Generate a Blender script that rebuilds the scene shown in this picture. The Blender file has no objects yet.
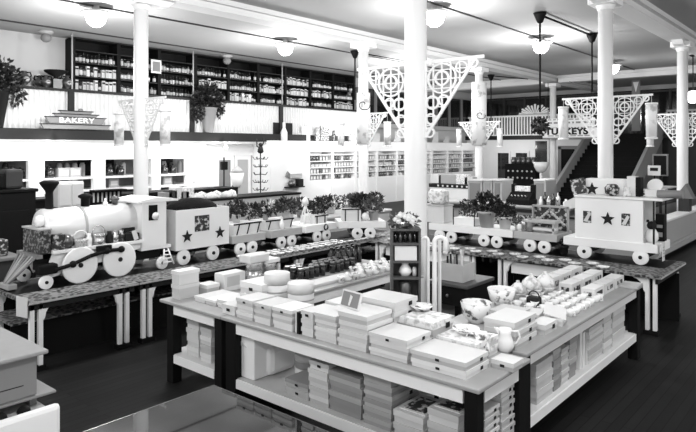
import bpy, bmesh, math, random
from mathutils import Vector, Matrix, Euler
random.seed(11)
COL = bpy.context.scene.collection
R = math.radians
CZ = 2.25; FL = 613.0; HY = 148.0
TH = math.atan2(524, 613)
FX, FY = math.cos(TH), math.sin(TH)
def kk(u): return (u - 348.0) / FL
def px(u, x): return x * (FY - FX*kk(u)) / (FX + FY*kk(u))      # y where the sight line meets the plane of that x
def py(u, y): return y * (FX + FY*kk(u)) / (FY - FX*kk(u))      # x where it meets the plane of that y
def pz(v, x, y): return CZ - (v - HY) * (x*FX + y*FY) / FL
def gp(u, v, z):
    Z = (CZ - z) * FL / (v - HY); k = kk(u) * Z
    return (Z*FX + k*FY, Z*FY - k*FX)
ORD = ['lowest', 'second', 'third', 'fourth', 'fifth', 'sixth', 'seventh', 'eighth']
NTH = ['first', 'second', 'third', 'fourth', 'fifth', 'sixth', 'seventh', 'eighth', 'ninth', 'tenth', 'eleventh', 'twelfth']

# ------------------------------------------------------------------ materials
def mat(name, v, rough=.6, metal=0., var=0., noise=0., nscale=8., bump=0., bscale=60., emit=0., spec=.5, coat=0.):
    m = bpy.data.materials.new(name); m.use_nodes = True
    nt = m.node_tree; b = nt.nodes['Principled BSDF']
    b.inputs['Base Color'].default_value = (v, v, v, 1); b.inputs['Roughness'].default_value = rough
    b.inputs['Metallic'].default_value = metal; b.inputs['Specular IOR Level'].default_value = spec
    b.inputs['Coat Weight'].default_value = coat
    if emit:
        b.inputs['Emission Color'].default_value = (1, 1, 1, 1); b.inputs['Emission Strength'].default_value = emit
    tc = nt.nodes.new('ShaderNodeTexCoord')
    if var or noise:
        val = None
        mth = lambda op, a, c: _m(nt, op, a, c)
        n = nt.nodes.new('ShaderNodeTexNoise'); n.inputs['Scale'].default_value = nscale; n.inputs['Detail'].default_value = 5
        nt.links.new(tc.outputs['Object'], n.inputs['Vector'])
        a = mth('MULTIPLY', mth('SUBTRACT', n.outputs['Fac'], .5), 2*noise)
        oi = nt.nodes.new('ShaderNodeObjectInfo')
        c = mth('MULTIPLY', mth('SUBTRACT', oi.outputs['Random'], .5), 2*var)
        s = mth('MULTIPLY', mth('ADD', mth('ADD', a, c), 1.0), v)
        nt.links.new(s, b.inputs['Base Color'])
    if bump:
        n = nt.nodes.new('ShaderNodeTexNoise'); n.inputs['Scale'].default_value = bscale; n.inputs['Detail'].default_value = 4
        nt.links.new(tc.outputs['Object'], n.inputs['Vector'])
        bp = nt.nodes.new('ShaderNodeBump'); bp.inputs['Strength'].default_value = bump; bp.inputs['Distance'].default_value = .01
        nt.links.new(n.outputs['Fac'], bp.inputs['Height']); nt.links.new(bp.outputs['Normal'], b.inputs['Normal'])
    return m
def _m(nt, op, a, c):
    n = nt.nodes.new('ShaderNodeMath'); n.operation = op
    for i, q in enumerate((a, c)):
        if isinstance(q, (int, float)): n.inputs[i].default_value = q
        else: nt.links.new(q, n.inputs[i])
    return n.outputs[0]
def pattern(name, lo, hi, scale, rough=.6, kind='voronoi', at=.5, soft=.1):
    m = bpy.data.materials.new(name); m.use_nodes = True
    nt = m.node_tree; b = nt.nodes['Principled BSDF']; b.inputs['Roughness'].default_value = rough
    tc = nt.nodes.new('ShaderNodeTexCoord')
    oi = nt.nodes.new('ShaderNodeObjectInfo')
    va = nt.nodes.new('ShaderNodeVectorMath'); va.operation = 'ADD'
    cb = nt.nodes.new('ShaderNodeCombineXYZ'); nt.links.new(_m(nt, 'MULTIPLY', oi.outputs['Random'], 20.), cb.inputs[0])
    nt.links.new(tc.outputs['Object'], va.inputs[0]); nt.links.new(cb.outputs[0], va.inputs[1])
    if kind == 'voronoi':
        t = nt.nodes.new('ShaderNodeTexVoronoi'); o = t.outputs['Distance']
    elif kind == 'noise':
        t = nt.nodes.new('ShaderNodeTexNoise'); t.inputs['Detail'].default_value = 4; o = t.outputs['Fac']
    t.inputs['Scale'].default_value = scale
    nt.links.new(va.outputs[0], t.inputs['Vector'])
    r = nt.nodes.new('ShaderNodeValToRGB'); r.color_ramp.elements[0].position = at - soft; r.color_ramp.elements[1].position = at + soft
    r.color_ramp.elements[0].color = (lo, lo, lo, 1); r.color_ramp.elements[1].color = (hi, hi, hi, 1)
    nt.links.new(o, r.inputs[0]); nt.links.new(r.outputs[0], b.inputs['Base Color'])
    return m
WHITE = mat('white_paint', .83, .5, noise=.03, nscale=3)
WALLM = mat('wall_plaster', .5, .8, noise=.08, nscale=1.2)
CEIL = mat('ceiling_paint', .38, .8, noise=.12, nscale=.6, spec=.2)
BEAMM = mat('beam_paint', .66, .7, noise=.05, nscale=1)
CREAM = mat('column_paint', .8, .55, noise=.03, nscale=2)
CARD = mat('white_card', .64, .7, var=.1, noise=.04, nscale=12)
CARDG = mat('grey_card', .33, .7, var=.3, noise=.08, nscale=9)
CARDM = mat('mid_card', .54, .7, var=.2, noise=.06, nscale=9)
BLACK = mat('black_paint', .006, .6, spec=.12)
INK = mat('dark_ink', .015, .7, spec=.2)
DWOOD = mat('dark_wood', .012, .5, spec=.25, noise=.3, nscale=14)
MWOOD = mat('mid_wood', .07, .5, noise=.25, nscale=10)
TOPW = mat('worn_table_top', .32, .45, noise=.18, nscale=5)
GREYP = mat('grey_paint', .2, .5, noise=.08, nscale=3)
LGREY = mat('light_grey_paint', .42, .5, noise=.06, nscale=3)
DGREY = mat('dark_grey', .03, .6, noise=.2, nscale=4)
SILVER = mat('silver_sheet', .78, .38, metal=.25, noise=.06, nscale=4)
TIN = mat('tin', .5, .25, metal=.8)
DTIN = mat('dark_tin', .15, .3, metal=.7)
GLOBE = mat('lit_globe', 1, .3, emit=6)
BULB = mat('lit_bulb', 1, .3, emit=12)
CHINA = mat('china', .82, .15, coat=.4)
DGLASS = mat('dark_glass', .012, .12, spec=.8)
LEAF = mat('dark_leaf', .018, .45, var=.3, noise=.4, nscale=20)
LEAFM = mat('mid_leaf', .09, .5, noise=.5, nscale=25)
PETAL = mat('petal', .7, .6, noise=.1)
CLAY = mat('clay', .38, .7, noise=.1)
PRINTK = pattern('charcoal_print', .02, .24, 30, kind='noise', at=.55, soft=.05)
PANEL = mat('panel_paint', .66, .6, noise=.05, nscale=2)
WICK = pattern('wicker', .25, .7, 60, kind='voronoi', at=.35)
COAL = mat('coal', .006, .8, bump=.8, bscale=30, spec=.12)
PRINT = pattern('printed_cover', .06, .75, 26, kind='noise', at=.5, soft=.06)
PRINTL = pattern('pale_print', .42, .76, 22, kind='noise', at=.45, soft=.08)
PRINTD = pattern('dark_print', .02, .55, 20, kind='noise', at=.56, soft=.05)
FLOWR = pattern('floral_china', .12, .82, 16, rough=.15, kind='noise', at=.42, soft=.05)
CLOTH = pattern('table_paper', .012, .22, 22, kind='voronoi', at=.5, soft=.12)
BANNER = pattern('banner_print', .45, .8, 5, kind='noise', at=.4, soft=.05)
MIRG = mat('case_glass', .3, .05, metal=.75, noise=.5, nscale=3)
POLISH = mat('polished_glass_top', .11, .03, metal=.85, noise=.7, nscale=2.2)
WINDK = mat('dark_window', .012, .08, spec=.8)
MIRROR = mat('mirror_back', .12, .3, metal=.2, noise=.7, nscale=3)

def glass_mat(name, tint):
    m = bpy.data.materials.new(name); m.use_nodes = True; nt = m.node_tree; nt.nodes.clear()
    out = nt.nodes.new('ShaderNodeOutputMaterial'); mx = nt.nodes.new('ShaderNodeMixShader'); fr = nt.nodes.new('ShaderNodeFresnel'); fr.inputs[0].default_value = 1.5
    tr = nt.nodes.new('ShaderNodeBsdfTransparent'); tr.inputs[0].default_value = (tint, tint, tint, 1)
    gl = nt.nodes.new('ShaderNodeBsdfGlossy'); gl.inputs['Roughness'].default_value = .02
    nt.links.new(fr.outputs[0], mx.inputs[0]); nt.links.new(tr.outputs[0], mx.inputs[1]); nt.links.new(gl.outputs[0], mx.inputs[2]); nt.links.new(mx.outputs[0], out.inputs[0])
    return m
PANE = glass_mat('clear_glass', .93)
LABELM = mat('bottle_label', .5, .7, var=.35)
def floor_mat():
    m = bpy.data.materials.new('floor_boards'); m.use_nodes = True; nt = m.node_tree; b = nt.nodes['Principled BSDF']
    tc = nt.nodes.new('ShaderNodeTexCoord'); t = nt.nodes.new('ShaderNodeTexBrick')
    t.offset = .37; t.inputs['Scale'].default_value = 1; t.inputs['Brick Width'].default_value = 2.6; t.inputs['Row Height'].default_value = .085
    t.inputs['Mortar Size'].default_value = .004
    for k, c in (('Color1', .012), ('Color2', .022), ('Mortar', .003)): t.inputs[k].default_value = (c, c, c, 1)
    nt.links.new(tc.outputs['Object'], t.inputs['Vector'])
    n = nt.nodes.new('ShaderNodeTexNoise'); n.inputs['Scale'].default_value = 1.1; n.inputs['Detail'].default_value = 6
    nt.links.new(tc.outputs['Object'], n.inputs['Vector'])
    mx = nt.nodes.new('ShaderNodeMix'); mx.data_type = 'RGBA'; mx.blend_type = 'MULTIPLY'; mx.inputs[0].default_value = .6
    nt.links.new(t.outputs['Color'], mx.inputs[6]); nt.links.new(n.outputs['Fac'], mx.inputs[7])
    nt.links.new(mx.outputs[2], b.inputs['Base Color']); b.inputs['Roughness'].default_value = .55; b.inputs['Specular IOR Level'].default_value = .16
    return m
FLOORM = floor_mat()

# ------------------------------------------------------------------ mesh builder
class MB:
    def __init__(s): s.bm = bmesh.new(); s.m = 0
    def _f(s, vs, m, smooth=False):
        try: f = s.bm.faces.new(vs)
        except ValueError: return
        f.material_index = m; f.smooth = smooth
    def box(s, x0, x1, y0, y1, z0, z1, m=0, M=None):
        vs = [Vector((x, y, z)) for z in (z0, z1) for x, y in ((x0, y0), (x1, y0), (x1, y1), (x0, y1))]
        if M: vs = [M @ v for v in vs]
        v = [s.bm.verts.new(q) for q in vs]
        for i in ((3, 2, 1, 0), (4, 5, 6, 7), (0, 1, 5, 4), (1, 2, 6, 5), (2, 3, 7, 6), (3, 0, 4, 7)): s._f([v[j] for j in i], m)
        return s
    def bbox(s, x0, x1, y0, y1, z0, z1, b=.01, m=0):      # bevelled box
        t = bmesh.new(); bmesh.ops.create_cube(t, size=1)
        for v in t.verts: v.co = Vector(((x0+x1)/2 + v.co.x*(x1-x0), (y0+y1)/2 + v.co.y*(y1-y0), (z0+z1)/2 + v.co.z*(z1-z0)))
        bmesh.ops.bevel(t, geom=t.edges[:], offset=b, segments=2, affect='EDGES', profile=.5)
        mp = {v: s.bm.verts.new(v.co) for v in t.verts}
        for f in t.faces: s._f([mp[v] for v in f.verts], m)
        t.free(); return s
    def lathe(s, prof, c=(0, 0, 0), seg=16, m=0, M=None, smooth=True):
        c = Vector(c); rings = []
        for r, z in prof:
            if r < 1e-5:
                p = Vector((0, 0, z)); p = (M @ p if M else p) + c; rings.append([s.bm.verts.new(p)])
            else:
                ring = []
                for i in range(seg):
                    a = 2*math.pi*i/seg; p = Vector((r*math.cos(a), r*math.sin(a), z)); p = (M @ p if M else p) + c
                    ring.append(s.bm.verts.new(p))
                rings.append(ring)
        for a, b in zip(rings, rings[1:]):
            for i in range(seg):
                j = (i+1) % seg
                if len(a) == 1 and len(b) == 1: break
                if len(a) == 1: s._f([a[0], b[j], b[i]], m, smooth)
                elif len(b) == 1: s._f([a[i], a[j], b[0]], m, smooth)
                else: s._f([a[i], a[j], b[j], b[i]], m, smooth)
        if len(rings[0]) > 1: s._f(rings[0][::-1], m)
        if len(rings[-1]) > 1: s._f(rings[-1], m)
        return s
    def cyl(s, p0, p1, r0, r1=None, seg=12, m=0, smooth=True):
        p0 = Vector(p0); p1 = Vector(p1); d = p1-p0; r1 = r0 if r1 is None else r1
        q = d.to_track_quat('Z', 'Y').to_matrix().to_4x4()
        return s.lathe([(r0, 0), (r1, d.length)], p0, seg, m, q, smooth)
    def ball(s, c, r, m=0, seg=10, sz=1.):
        n = 6
        return s.lathe([(r*math.sin(math.pi*i/n), -r*sz*math.cos(math.pi*i/n)) for i in range(n+1)], c, seg, m)
    def tube(s, pts, r, seg=8, m=0, closed=False):
        pts = [Vector(p) for p in pts]; n = len(pts); rings = []; ref = None
        for i, p in enumerate(pts):
            a = pts[(i-1) % n] if (closed or i) else p; b = pts[(i+1) % n] if (closed or i < n-1) else p
            t = (b-a).normalized()
            if ref is None: ref = t.orthogonal().normalized()
            ref = (ref - t*ref.dot(t)); ref = ref.normalized() if ref.length > 1e-6 else t.orthogonal().normalized()
            bi = t.cross(ref)
            rings.append([s.bm.verts.new(p + r*(math.cos(2*math.pi*j/seg)*ref + math.sin(2*math.pi*j/seg)*bi)) for j in range(seg)])
        rr = rings + ([rings[0]] if closed else [])
        for a, b in zip(rr, rr[1:]):
            for j in range(seg):
                s._f([a[j], a[(j+1) % seg], b[(j+1) % seg], b[j]], m, True)
        if not closed: s._f(rings[0][::-1], m); s._f(rings[-1], m)
        return s
    def prism(s, pts, axis, d0, d1, m=0, M=None):          # polygon in the plane across axis, pushed from d0 to d1
        def P(a, b, d):
            v = Vector((d, a, b)) if axis == 'x' else Vector((a, d, b)) if axis == 'y' else Vector((a, b, d))
            return M @ v if M else v
        A = [s.bm.verts.new(P(a, b, d0)) for a, b in pts]; B = [s.bm.verts.new(P(a, b, d1)) for a, b in pts]
        n = len(pts); s._f(A[::-1], m); s._f(B, m)
        for i in range(n): s._f([A[i], A[(i+1) % n], B[(i+1) % n], B[i]], m)
        return s
    def leaves(s, c, rad, n, size, m=0, rnd=random, droop=0):
        c = Vector(c)
        for _ in range(n):
            while True:
                d = Vector((rnd.uniform(-1, 1), rnd.uniform(-1, 1), rnd.uniform(-1, 1)))
                if .15 < d.length < 1: break
            p = c + Vector((d.x*rad[0], d.y*rad[1], d.z*rad[2]))
            o = (d + Vector((rnd.uniform(-.6, .6), rnd.uniform(-.6, .6), rnd.uniform(-.3, .7)-droop))).normalized()
            sd = o.orthogonal().normalized(); sd.rotate(Matrix.Rotation(rnd.uniform(0, 6.28), 3, o)); nn = o.cross(sd)
            L = size*rnd.uniform(.7, 1.3); w = L*.32
            a = s.bm.verts.new(p); b = s.bm.verts.new(p + o*L*.5 + sd*w + nn*w*.4); e = s.bm.verts.new(p + o*L); f = s.bm.verts.new(p + o*L*.5 - sd*w + nn*w*.4)
            s._f([a, b, e], m); s._f([a, e, f], m)
        return s
    def build(s, name, mats, parent=None, loc=None, rot=None, fix=True):
        if fix: bmesh.ops.recalc_face_normals(s.bm, faces=s.bm.faces[:])
        me = bpy.data.meshes.new(name); s.bm.to_mesh(me); s.bm.free()
        for m in (mats if isinstance(mats, (list, tuple)) else [mats]): me.materials.append(m)
        o = bpy.data.objects.new(name, me); COL.objects.link(o)
        if parent: o.parent = parent
        if loc: o.location = loc
        if rot: o.rotation_euler = rot
        return o
USED = {}
def tag(o, label, cat, group=None, kind=None):
    if label and len(label.split()) > 16: print('LONG', len(label.split()), label)
    if group is None and label:
        USED[label] = USED.get(label, 0) + 1
        if USED[label] > 1: print('DUP LABEL', label)
    o['label'] = label; o['category'] = cat
    if group: o['group'] = group
    if kind: o['kind'] = kind
    return o
def E(name, label, cat, loc=(0, 0, 0), rz=0, group=None):
    o = bpy.data.objects.new(name, None); COL.objects.link(o); o.empty_display_size = .1
    o.location = loc; o.rotation_euler = (0, 0, rz)
    return tag(o, label, cat, group)
def struct(o): o['kind'] = 'structure'; return o
def dup(src, loc=None, rz=None, label=None, group=None):
    r = src.copy(); COL.objects.link(r)
    if loc: r.location = loc
    if rz is not None: r.rotation_euler = (0, 0, rz)
    if label: r['label'] = label
    if group: r['group'] = group
    for c in src.children:
        d = c.copy(); COL.objects.link(d); d.parent = r
        for g in c.children:
            e = g.copy(); COL.objects.link(e); e.parent = d
    return r
def text(body, size, m, parent, M, extr=.004, name='lettering', sx=1., bold=.018):
    cu = bpy.data.curves.new('t', 'FONT'); cu.body = body; cu.size = size; cu.extrude = extr; cu.align_x = 'CENTER'; cu.align_y = 'CENTER'
    cu.space_character = 1.05; cu.offset = size*bold
    o = bpy.data.objects.new('t', cu); COL.objects.link(o)
    bpy.context.view_layer.update()
    me = bpy.data.meshes.new_from_object(o.evaluated_get(bpy.context.evaluated_depsgraph_get()))
    bpy.data.objects.remove(o); bpy.data.curves.remove(cu)
    me.transform(M @ Matrix.Diagonal((sx, 1, 1, 1))); me.materials.clear(); me.materials.append(m)
    ob = bpy.data.objects.new(name, me); COL.objects.link(ob); ob.parent = parent
    return ob
# letters on a face that looks toward -y (reads along +x) or toward -x (reads along -y)
FACE_Y = Matrix(((1, 0, 0, 0), (0, 0, -1, 0), (0, 1, 0, 0), (0, 0, 0, 1)))
FACE_X = Matrix(((0, 0, -1, 0), (-1, 0, 0, 0), (0, 1, 0, 0), (0, 0, 0, 1)))
def star(r, cx=0, cz=0, ri=.42):
    return [(cx + (r if i % 2 == 0 else r*ri)*math.sin(math.pi*i/5), cz + (r if i % 2 == 0 else r*ri)*math.cos(math.pi*i/5)) for i in range(10)]
# ================================================================== SETTING
CEZ = 5.15
struct(MB().box(-3, 31, -5, 16.4, -.1, 0).build('floor', FLOORM))
struct(MB().box(-3, 31, -5, 16.4, CEZ, CEZ+.1).build('ceiling', CEIL))
struct(MB().box(-3, 31, 16.2, 16.4, 0, CEZ).build('wall_left', WALLM))
struct(MB().box(30.6, 30.8, -5, 16.2, 0, CEZ).build('wall_back', WALLM))
def beam(n, x0, x1, y0, y1, z=4.93):
    m = MB().box(x0, x1, y0, y1, z, CEZ)
    if x1-x0 > y1-y0: m.box(x0, x1, y0-.1, y1+.1, CEZ-.1, CEZ-.001)
    else: m.box(x0-.1, x1+.1, y0, y1, CEZ-.1, CEZ-.001)
    struct(m.build('trim_%d' % n, BEAMM))
beam(1, -3, 30.6, 9.68, 10.12); beam(2, -3, 30.6, 3.46, 3.9)
beam(3, 24.2, 24.6, -5, 3.36, 4.88); beam(4, 24.2, 24.6, 4.0, 9.58, 4.88); beam(5, 24.2, 24.6, 10.22, 16.2, 4.88)
# parapet of beadboard, its dark band and ledge, along the left wall
PY = 15.5
m = MB(); x = -1.0; xe = 19.0
i = 0
while x < xe:
    w = .12; m.prism([(x, PY+.03), (x+.015, PY+.0), (x+.06, PY-.035), (x+.105, PY+.0), (x+w, PY+.03)], 'z', 2.72, 3.68); x += w
m.box(-1, xe, PY+.0, PY+.05, 2.72, 3.68)
struct(m.build('trim_6', PANEL))
struct(MB().box(-1, xe, PY-.1, 16.2, 3.68, 3.74).build('trim_7', DWOOD))
struct(MB().box(-1, 15.6, PY-.22, 16.2, 2.46, 2.72).build('trim_8', DWOOD))
struct(MB().box(-1, 15.4, PY-.2, 16.2, 2.38, 2.455).build('trim_9', LGREY))
# ceiling hanger rods and parapet posts
for u in (71, 192, 281):
    xx = py(u, PY-.06)
    e = E('hanger_post', 'dark parapet post with thin ceiling rod, %s' % {71: 'rising behind the bakery sign', 192: 'behind the potted fern on the ledge', 281: 'behind the milk bottle'}[u], 'post', (xx, PY-.06, 2.725))
    MB().box(-.075, .075, -.035, .025, 0, 1.02).build('post', DWOOD, e)
    MB().cyl((0, -.06, 1.02), (0, -.06, CEZ-2.725), .022, seg=6).build('rod', LGREY, e)
# far mezzanine: floor, dark glazing above, white wall below
MX = 28.4
struct(MB().box(MX, 30.6, 9.7, 16.2, 2.66, 2.86).build('trim_10', DWOOD))
struct(MB().box(MX-.02, 30.6, -5, 6.7, 2.66, 2.86).build('trim_11', DWOOD))
struct(MB().box(29.6, 30.6, 6.7, 9.7, 2.66, 2.86).build('trim_12', DWOOD))
struct(MB().box(28.6, 28.8, 9.75, 16.2, 0, 2.66).build('wall_mezzanine', WHITE))
struct(MB().box(29.4, 29.5, -5, 9.7, 0, 2.66).build('wall_stair', DGREY))
# dark windows of the upper floor
m = MB().box(30.44, 30.58, -5, 16.2, 2.87, 4.93); struct(m.build('window_1', WINDK))
m = MB()
for yy in [16.1-1.15*j for j in range(19)]: m.box(30.34, 30.44, yy-.05, yy+.05, 2.87, 4.93)
m.box(30.36, 30.44, -5, 16.2, 4.8, 4.88); m.box(30.36, 30.44, -5, 16.2, 3.8, 3.86)
struct(m.build('trim_13', DGREY))
# dark glazing above the shelves at the far end of the left wall
m = MB().box(19.3, 30.4, 16.1, 16.19, 3.3, 4.75); struct(m.build('window_2', WINDK))
m = MB()
for xx in [19.4+1.2*j for j in range(10)]: m.box(xx-.05, xx+.05, 16.02, 16.1, 3.3, 4.75)
struct(m.build('trim_14', GREYP))
struct(MB().box(19.05, 30.4, 15.9, 16.19, 3.12, 3.3).build('trim_15', LGREY))

# ------------------------------------------------------------------ columns, brackets, banners
COLS = {'A': (141, 9.92, 'by the bakery end of the train'), 'B': (415.7, 3.9, 'nearest the camera, rising inside the display tables'),
        'C': (605.5, 3.62, 'behind the caboose'), 'D': (682.5, 3.66, 'at the right edge beyond the long grey counter'),
        'E': (363.5, 9.85, 'wrapped in a banner left of the nearest column'), 'G': (479, 10.0, 'wrapped in a banner right of the nearest column'),
        'F': (553, 9.9, 'far off above the turkey sign')}
POS = {}
R0 = .128
for k, (u, y, where) in COLS.items():
    x = py(u, y); POS[k] = (x, y)
    e = E('column', 'round white iron column %s' % where, 'column', (x, y, 0))
    MB().lathe([(R0*1.35, 0), (R0*1.35, .12), (R0*1.1, .2), (R0*1.02, .3), (R0, 2), (R0*.97, 4.79)], seg=24).build('shaft', CREAM, e)
    z = 4.93 if k not in 'F' else 4.88
    m = MB().lathe([(R0*.97, 4.7), (R0*1.12, 4.72), (R0*1.12, 4.76), (R0*1.4, z-.13)], seg=24)
    m.bbox(-.26, .26, -.23, .23, z-.14, z, .015)
    if k in 'ACD': m.prism([(-.25, z), (-.62, z), (-.5, z-.1), (-.25, z-.13)], 'y', -.12, .12).prism([(.25, z), (.62, z), (.5, z-.1), (.25, z-.13)], 'y', -.12, .12)
    m.build('capital', CREAM, e)
def bracket_mesh(L=.58, H=.84, t=.02):
    m = MB(); w = .02
    def bar(a, b, ww=w):
        a = Vector((a[0], a[1])); b = Vector((b[0], b[1])); d = (b-a).normalized(); n = Vector((-d.y, d.x))*ww/2
        m.prism([tuple(a+n), tuple(b+n), tuple(b-n), tuple(a-n)], 'x', -t/2, t/2)
    bar((0, 0), (L+.08, 0), .034); bar((.012, 0), (.012, -H)); bar((0, -H), (L, 0), .03)
    zl = lambda y: -H*(1-y/L)
    for y in [.1*i for i in range(1, 7)]:
        if y < L-.03: bar((y, 0), (y, zl(y)), .011)
    for z in [-.1*i for i in range(1, 8)]: bar((0, z), (L*(1+z/H), z), .011)
    def ring(cy, cz, r, ww=.019, a0=0, a1=360):
        n = 20; P = [(cy+r*math.cos(R(a0+(a1-a0)*i/n)), cz+r*math.sin(R(a0+(a1-a0)*i/n))) for i in range(n+1)]
        for i in range(n): bar(P[i], P[i+1], ww)
    ring(.2, -.19, .16); ring(.2, -.19, .075, .022); ring(.09, -.45, .07); ring(.22, -.43, .055, .018, 0, 300); ring(.07, -.63, .055); ring(.42, -.09, .06, .014)
    ring(.06, -.78, .05); ring(L-.03, -.06, .045, .022)
    return m
bm0 = None
bracket_where = {'A': 'the column by the bakery', 'B': 'the nearest column', 'C': 'the column behind the caboose', 'D': 'the column at the right edge', 'E': 'the banner column left of centre', 'G': 'the banner column right of centre', 'F': 'the far column by the turkey sign'}
ban0 = None
for k in 'ABCDEG':
    x, y = POS[k]
    for s in (1, -1):
        lab = 'white fretwork corner bracket on the %s side of %s' % ('left' if s > 0 else 'right', bracket_where[k])
        if bm0 is None:
            bm0 = bracket_mesh().build('fretwork_bracket', WHITE, fix=True); tag(bm0, lab, 'bracket'); o = bm0
        else:
            o = bm0.copy(); COL.objects.link(o); tag(o, lab, 'bracket')
        o.location = (x, y + s*(R0-.004), 3.2 if k in 'B' else 3.16 if k == 'C' else 3.12); o.scale = (1, s*(1.1 if k == 'B' else 1), 1)
        if k == 'B': continue
        lb = 'hanging white paper banner at the %s bracket tip of %s' % ('left' if s > 0 else 'right', bracket_where[k])
        if k == 'D' and s < 0: continue
        w = .19
        e = E('hanging_banner', lb, 'banner', (x, y + s*.76, 2.28 if k not in 'C' else 2.4))
        MB().lathe([(.085, .03), (.09, .6)], seg=14).build('paper_tube', BANNER, e)
        for z_ in (0, .59): MB().lathe([(.1, z_), (.1, z_+.03)], seg=14).build('rim', WHITE, e)
        MB().cyl((0, 0, .61), (0, 0, .83 if k != 'C' else .78), .005, seg=5).build('cord', LGREY, e)
for k in 'EG':
    x, y = POS[k]
    w = .17 if k == 'E' else .25
    e = E('column_wrap', 'white printed paper wrap with dark scroll around the column %s of the nearest column' % ('left' if k == 'E' else 'right'), 'banner', (x, y, 2.35))
    MB().lathe([(w, 0), (w, 2.1 if k == 'G' else 1.3)], seg=24).build('paper', BANNER, e)
    pts = []
    for i in range(26):
        a = .25*i; r = .02+.006*i
        ang = R(180+40) + r*math.cos(a)/w*1.2
        pts.append((w*1.01*math.cos(ang), w*1.01*math.sin(ang), 1.0 + r*math.sin(a)))
    MB().tube(pts, .012, 5).build('scroll_print', INK, e)

# ------------------------------------------------------------------ ceiling lamps
def globe(x, y, label, r=.21, watt=160, drop=0):
    e = E('ceiling_lamp', label, 'lamp', (x, y, CEZ))
    MB().lathe([(.06, 0), (.06, -.1), (.28, -.13), (.3, -.16), (.27, -.17), (.1, -.15)], seg=24).build('ceiling_plate', LGREY, e)
    MB().lathe([(.1, -.15), (r*.98, -.18), (r, -.24), (r*.8, -.36), (r*.4, -.43), (0, -.45)], seg=20).build('globe', GLOBE, e)
    ld = bpy.data.lights.new('lamp_or_fill_light', 'POINT'); ld.energy = watt; ld.shadow_soft_size = .2
    l = bpy.data.objects.new('lamp_or_fill_light', ld); COL.objects.link(l); l.location = (x, y, CEZ-1.15)
LW = 200
globe(6.15, 12.0, 'lit ceiling globe high above the bakery sign', watt=LW)
globe(11.3, 11.85, 'lit ceiling globe over the bottle rack', watt=LW)
globe(10.6, 6.75, 'lit ceiling globe right of the nearest column', watt=LW)
globe(15.4, 6.55, 'lit ceiling globe left of the column behind the caboose', watt=LW)
globe(21.2, 6.55, 'lit small far ceiling globe behind the column at the caboose', watt=LW*.12)
def plight(x, y, z, w, r=.3):
    ld = bpy.data.lights.new('lamp_or_fill_light', 'POINT'); ld.energy = w; ld.shadow_soft_size = r
    l = bpy.data.objects.new('lamp_or_fill_light', ld); COL.objects.link(l); l.location = (x, y, z)
# the lamps of the bays that stand outside the frame
for x, y in ((4.6, 6.6), (-.8, 6.6), (3.4, .6), (-1.4, .6), (16.8, 11.9)): plight(x, y, 4.35, LW)
for u, v, lab in ((46, 33, 'above the vases on the ledge'), (227, 57, 'above the fern on the ledge')):
    Z = 2.85*FL/(148-v); k = kk(u)*Z; xx, yy = Z*FX+k*FY, Z*FY-k*FX
    e = E('ceiling_sprinkler', 'small dark unlit ceiling fitting %s' % lab, 'fitting', (xx, yy, CEZ))
    MB().lathe([(.17, 0), (.17, -.04), (.06, -.08)], seg=16).build('plate', LGREY, e)
    MB().ball((0, 0, -.17), .13, sz=.9).build('shade', GREYP, e)
plight(11, -1.8, 4.2, 130)  # unseen fill light added to brighten the long grey counter's face
# conduits between the lamps
for y, x0, x1, lab in ((12.0, -1, 24, 'over the bottle rack'), (6.65, 1, 24, 'right of the nearest column'), (14.9, -1, 24, 'nearest the left wall')):
    tag(MB().cyl((x0, y, CEZ-.02), (x1, y, CEZ-.02), .018, seg=6).build('conduit', DGREY), 'thin dark conduit along the ceiling %s' % lab, 'conduit')
# hanging pipes with canopies and a cross rail
def drop(x, y, zt, zb, lab):
    e = E('hanging_pipe', lab, 'pipe', (x, y, zb))
    MB().cyl((0, 0, 0), (0, 0, zt-zb-.06), .022, seg=8).build('rod', BLACK, e)
    MB().lathe([(.03, zt-zb-.22), (.06, zt-zb-.2), (.12, zt-zb-.06), (.14, zt-zb)], seg=14).build('canopy', BLACK, e)
    return e
def cxy(u, v, z=CEZ-.02):
    Z = (z-CZ)*FL/(148-v); k = kk(u)*Z; return Z*FX+k*FY, Z*FY-k*FX
p1 = cxy(540, 13); p2 = cxy(592, 34)
drop(p1[0], p1[1], CEZ-.02, pz(112, *p1), 'black ceiling pipe holding the dark hanging plant by the turkey sign')
drop(p2[0], p2[1], CEZ-.02, pz(92, *p2), 'black ceiling pipe beside the column behind the caboose')
tag(MB().cyl((p1[0], p1[1], CEZ-.06), (p2[0], p2[1], CEZ-.06), .024, seg=8).build('ceiling_rail', BLACK), 'black rail along the ceiling joining two hanging pipes', 'pipe')
z0 = pz(113, *p1)
e = E('hanging_plant', 'dark bushy plant hanging from the black pipe left of the turkey sign', 'plant', (p1[0], p1[1], z0-.3))
MB().leaves((0, 0, .02), (.15, .15, .17), 260, .07).build('foliage', LEAF, e)
MB().lathe([(.03, -.1), (.12, -.05), (.14, .08)], seg=12).build('basket', DGREY, e)
p3 = cxy(355, 51); p4 = cxy(491, 75)
drop(p3[0], p3[1], CEZ-.02, pz(100, *p3), 'black ceiling pipe beside the banner column left of centre')
drop(p4[0], p4[1], CEZ-.02, pz(140, *p4), 'black ceiling pipe beside the banner column right of centre')
p5 = cxy(405, 60)
tag(MB().cyl((p3[0], p3[1], CEZ-.05), (p5[0], p5[1], CEZ-.05), .02, seg=6).build('ceiling_rail', BLACK), 'thin black ceiling rail left of the nearest column', 'pipe')
p6 = cxy(546, 80)
tag(MB().cyl((p4[0], p4[1], CEZ-.05), (p6[0], p6[1], CEZ-.05), .02, seg=6).build('ceiling_rail', BLACK), 'thin black ceiling rail running toward the far column', 'pipe')
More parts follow.
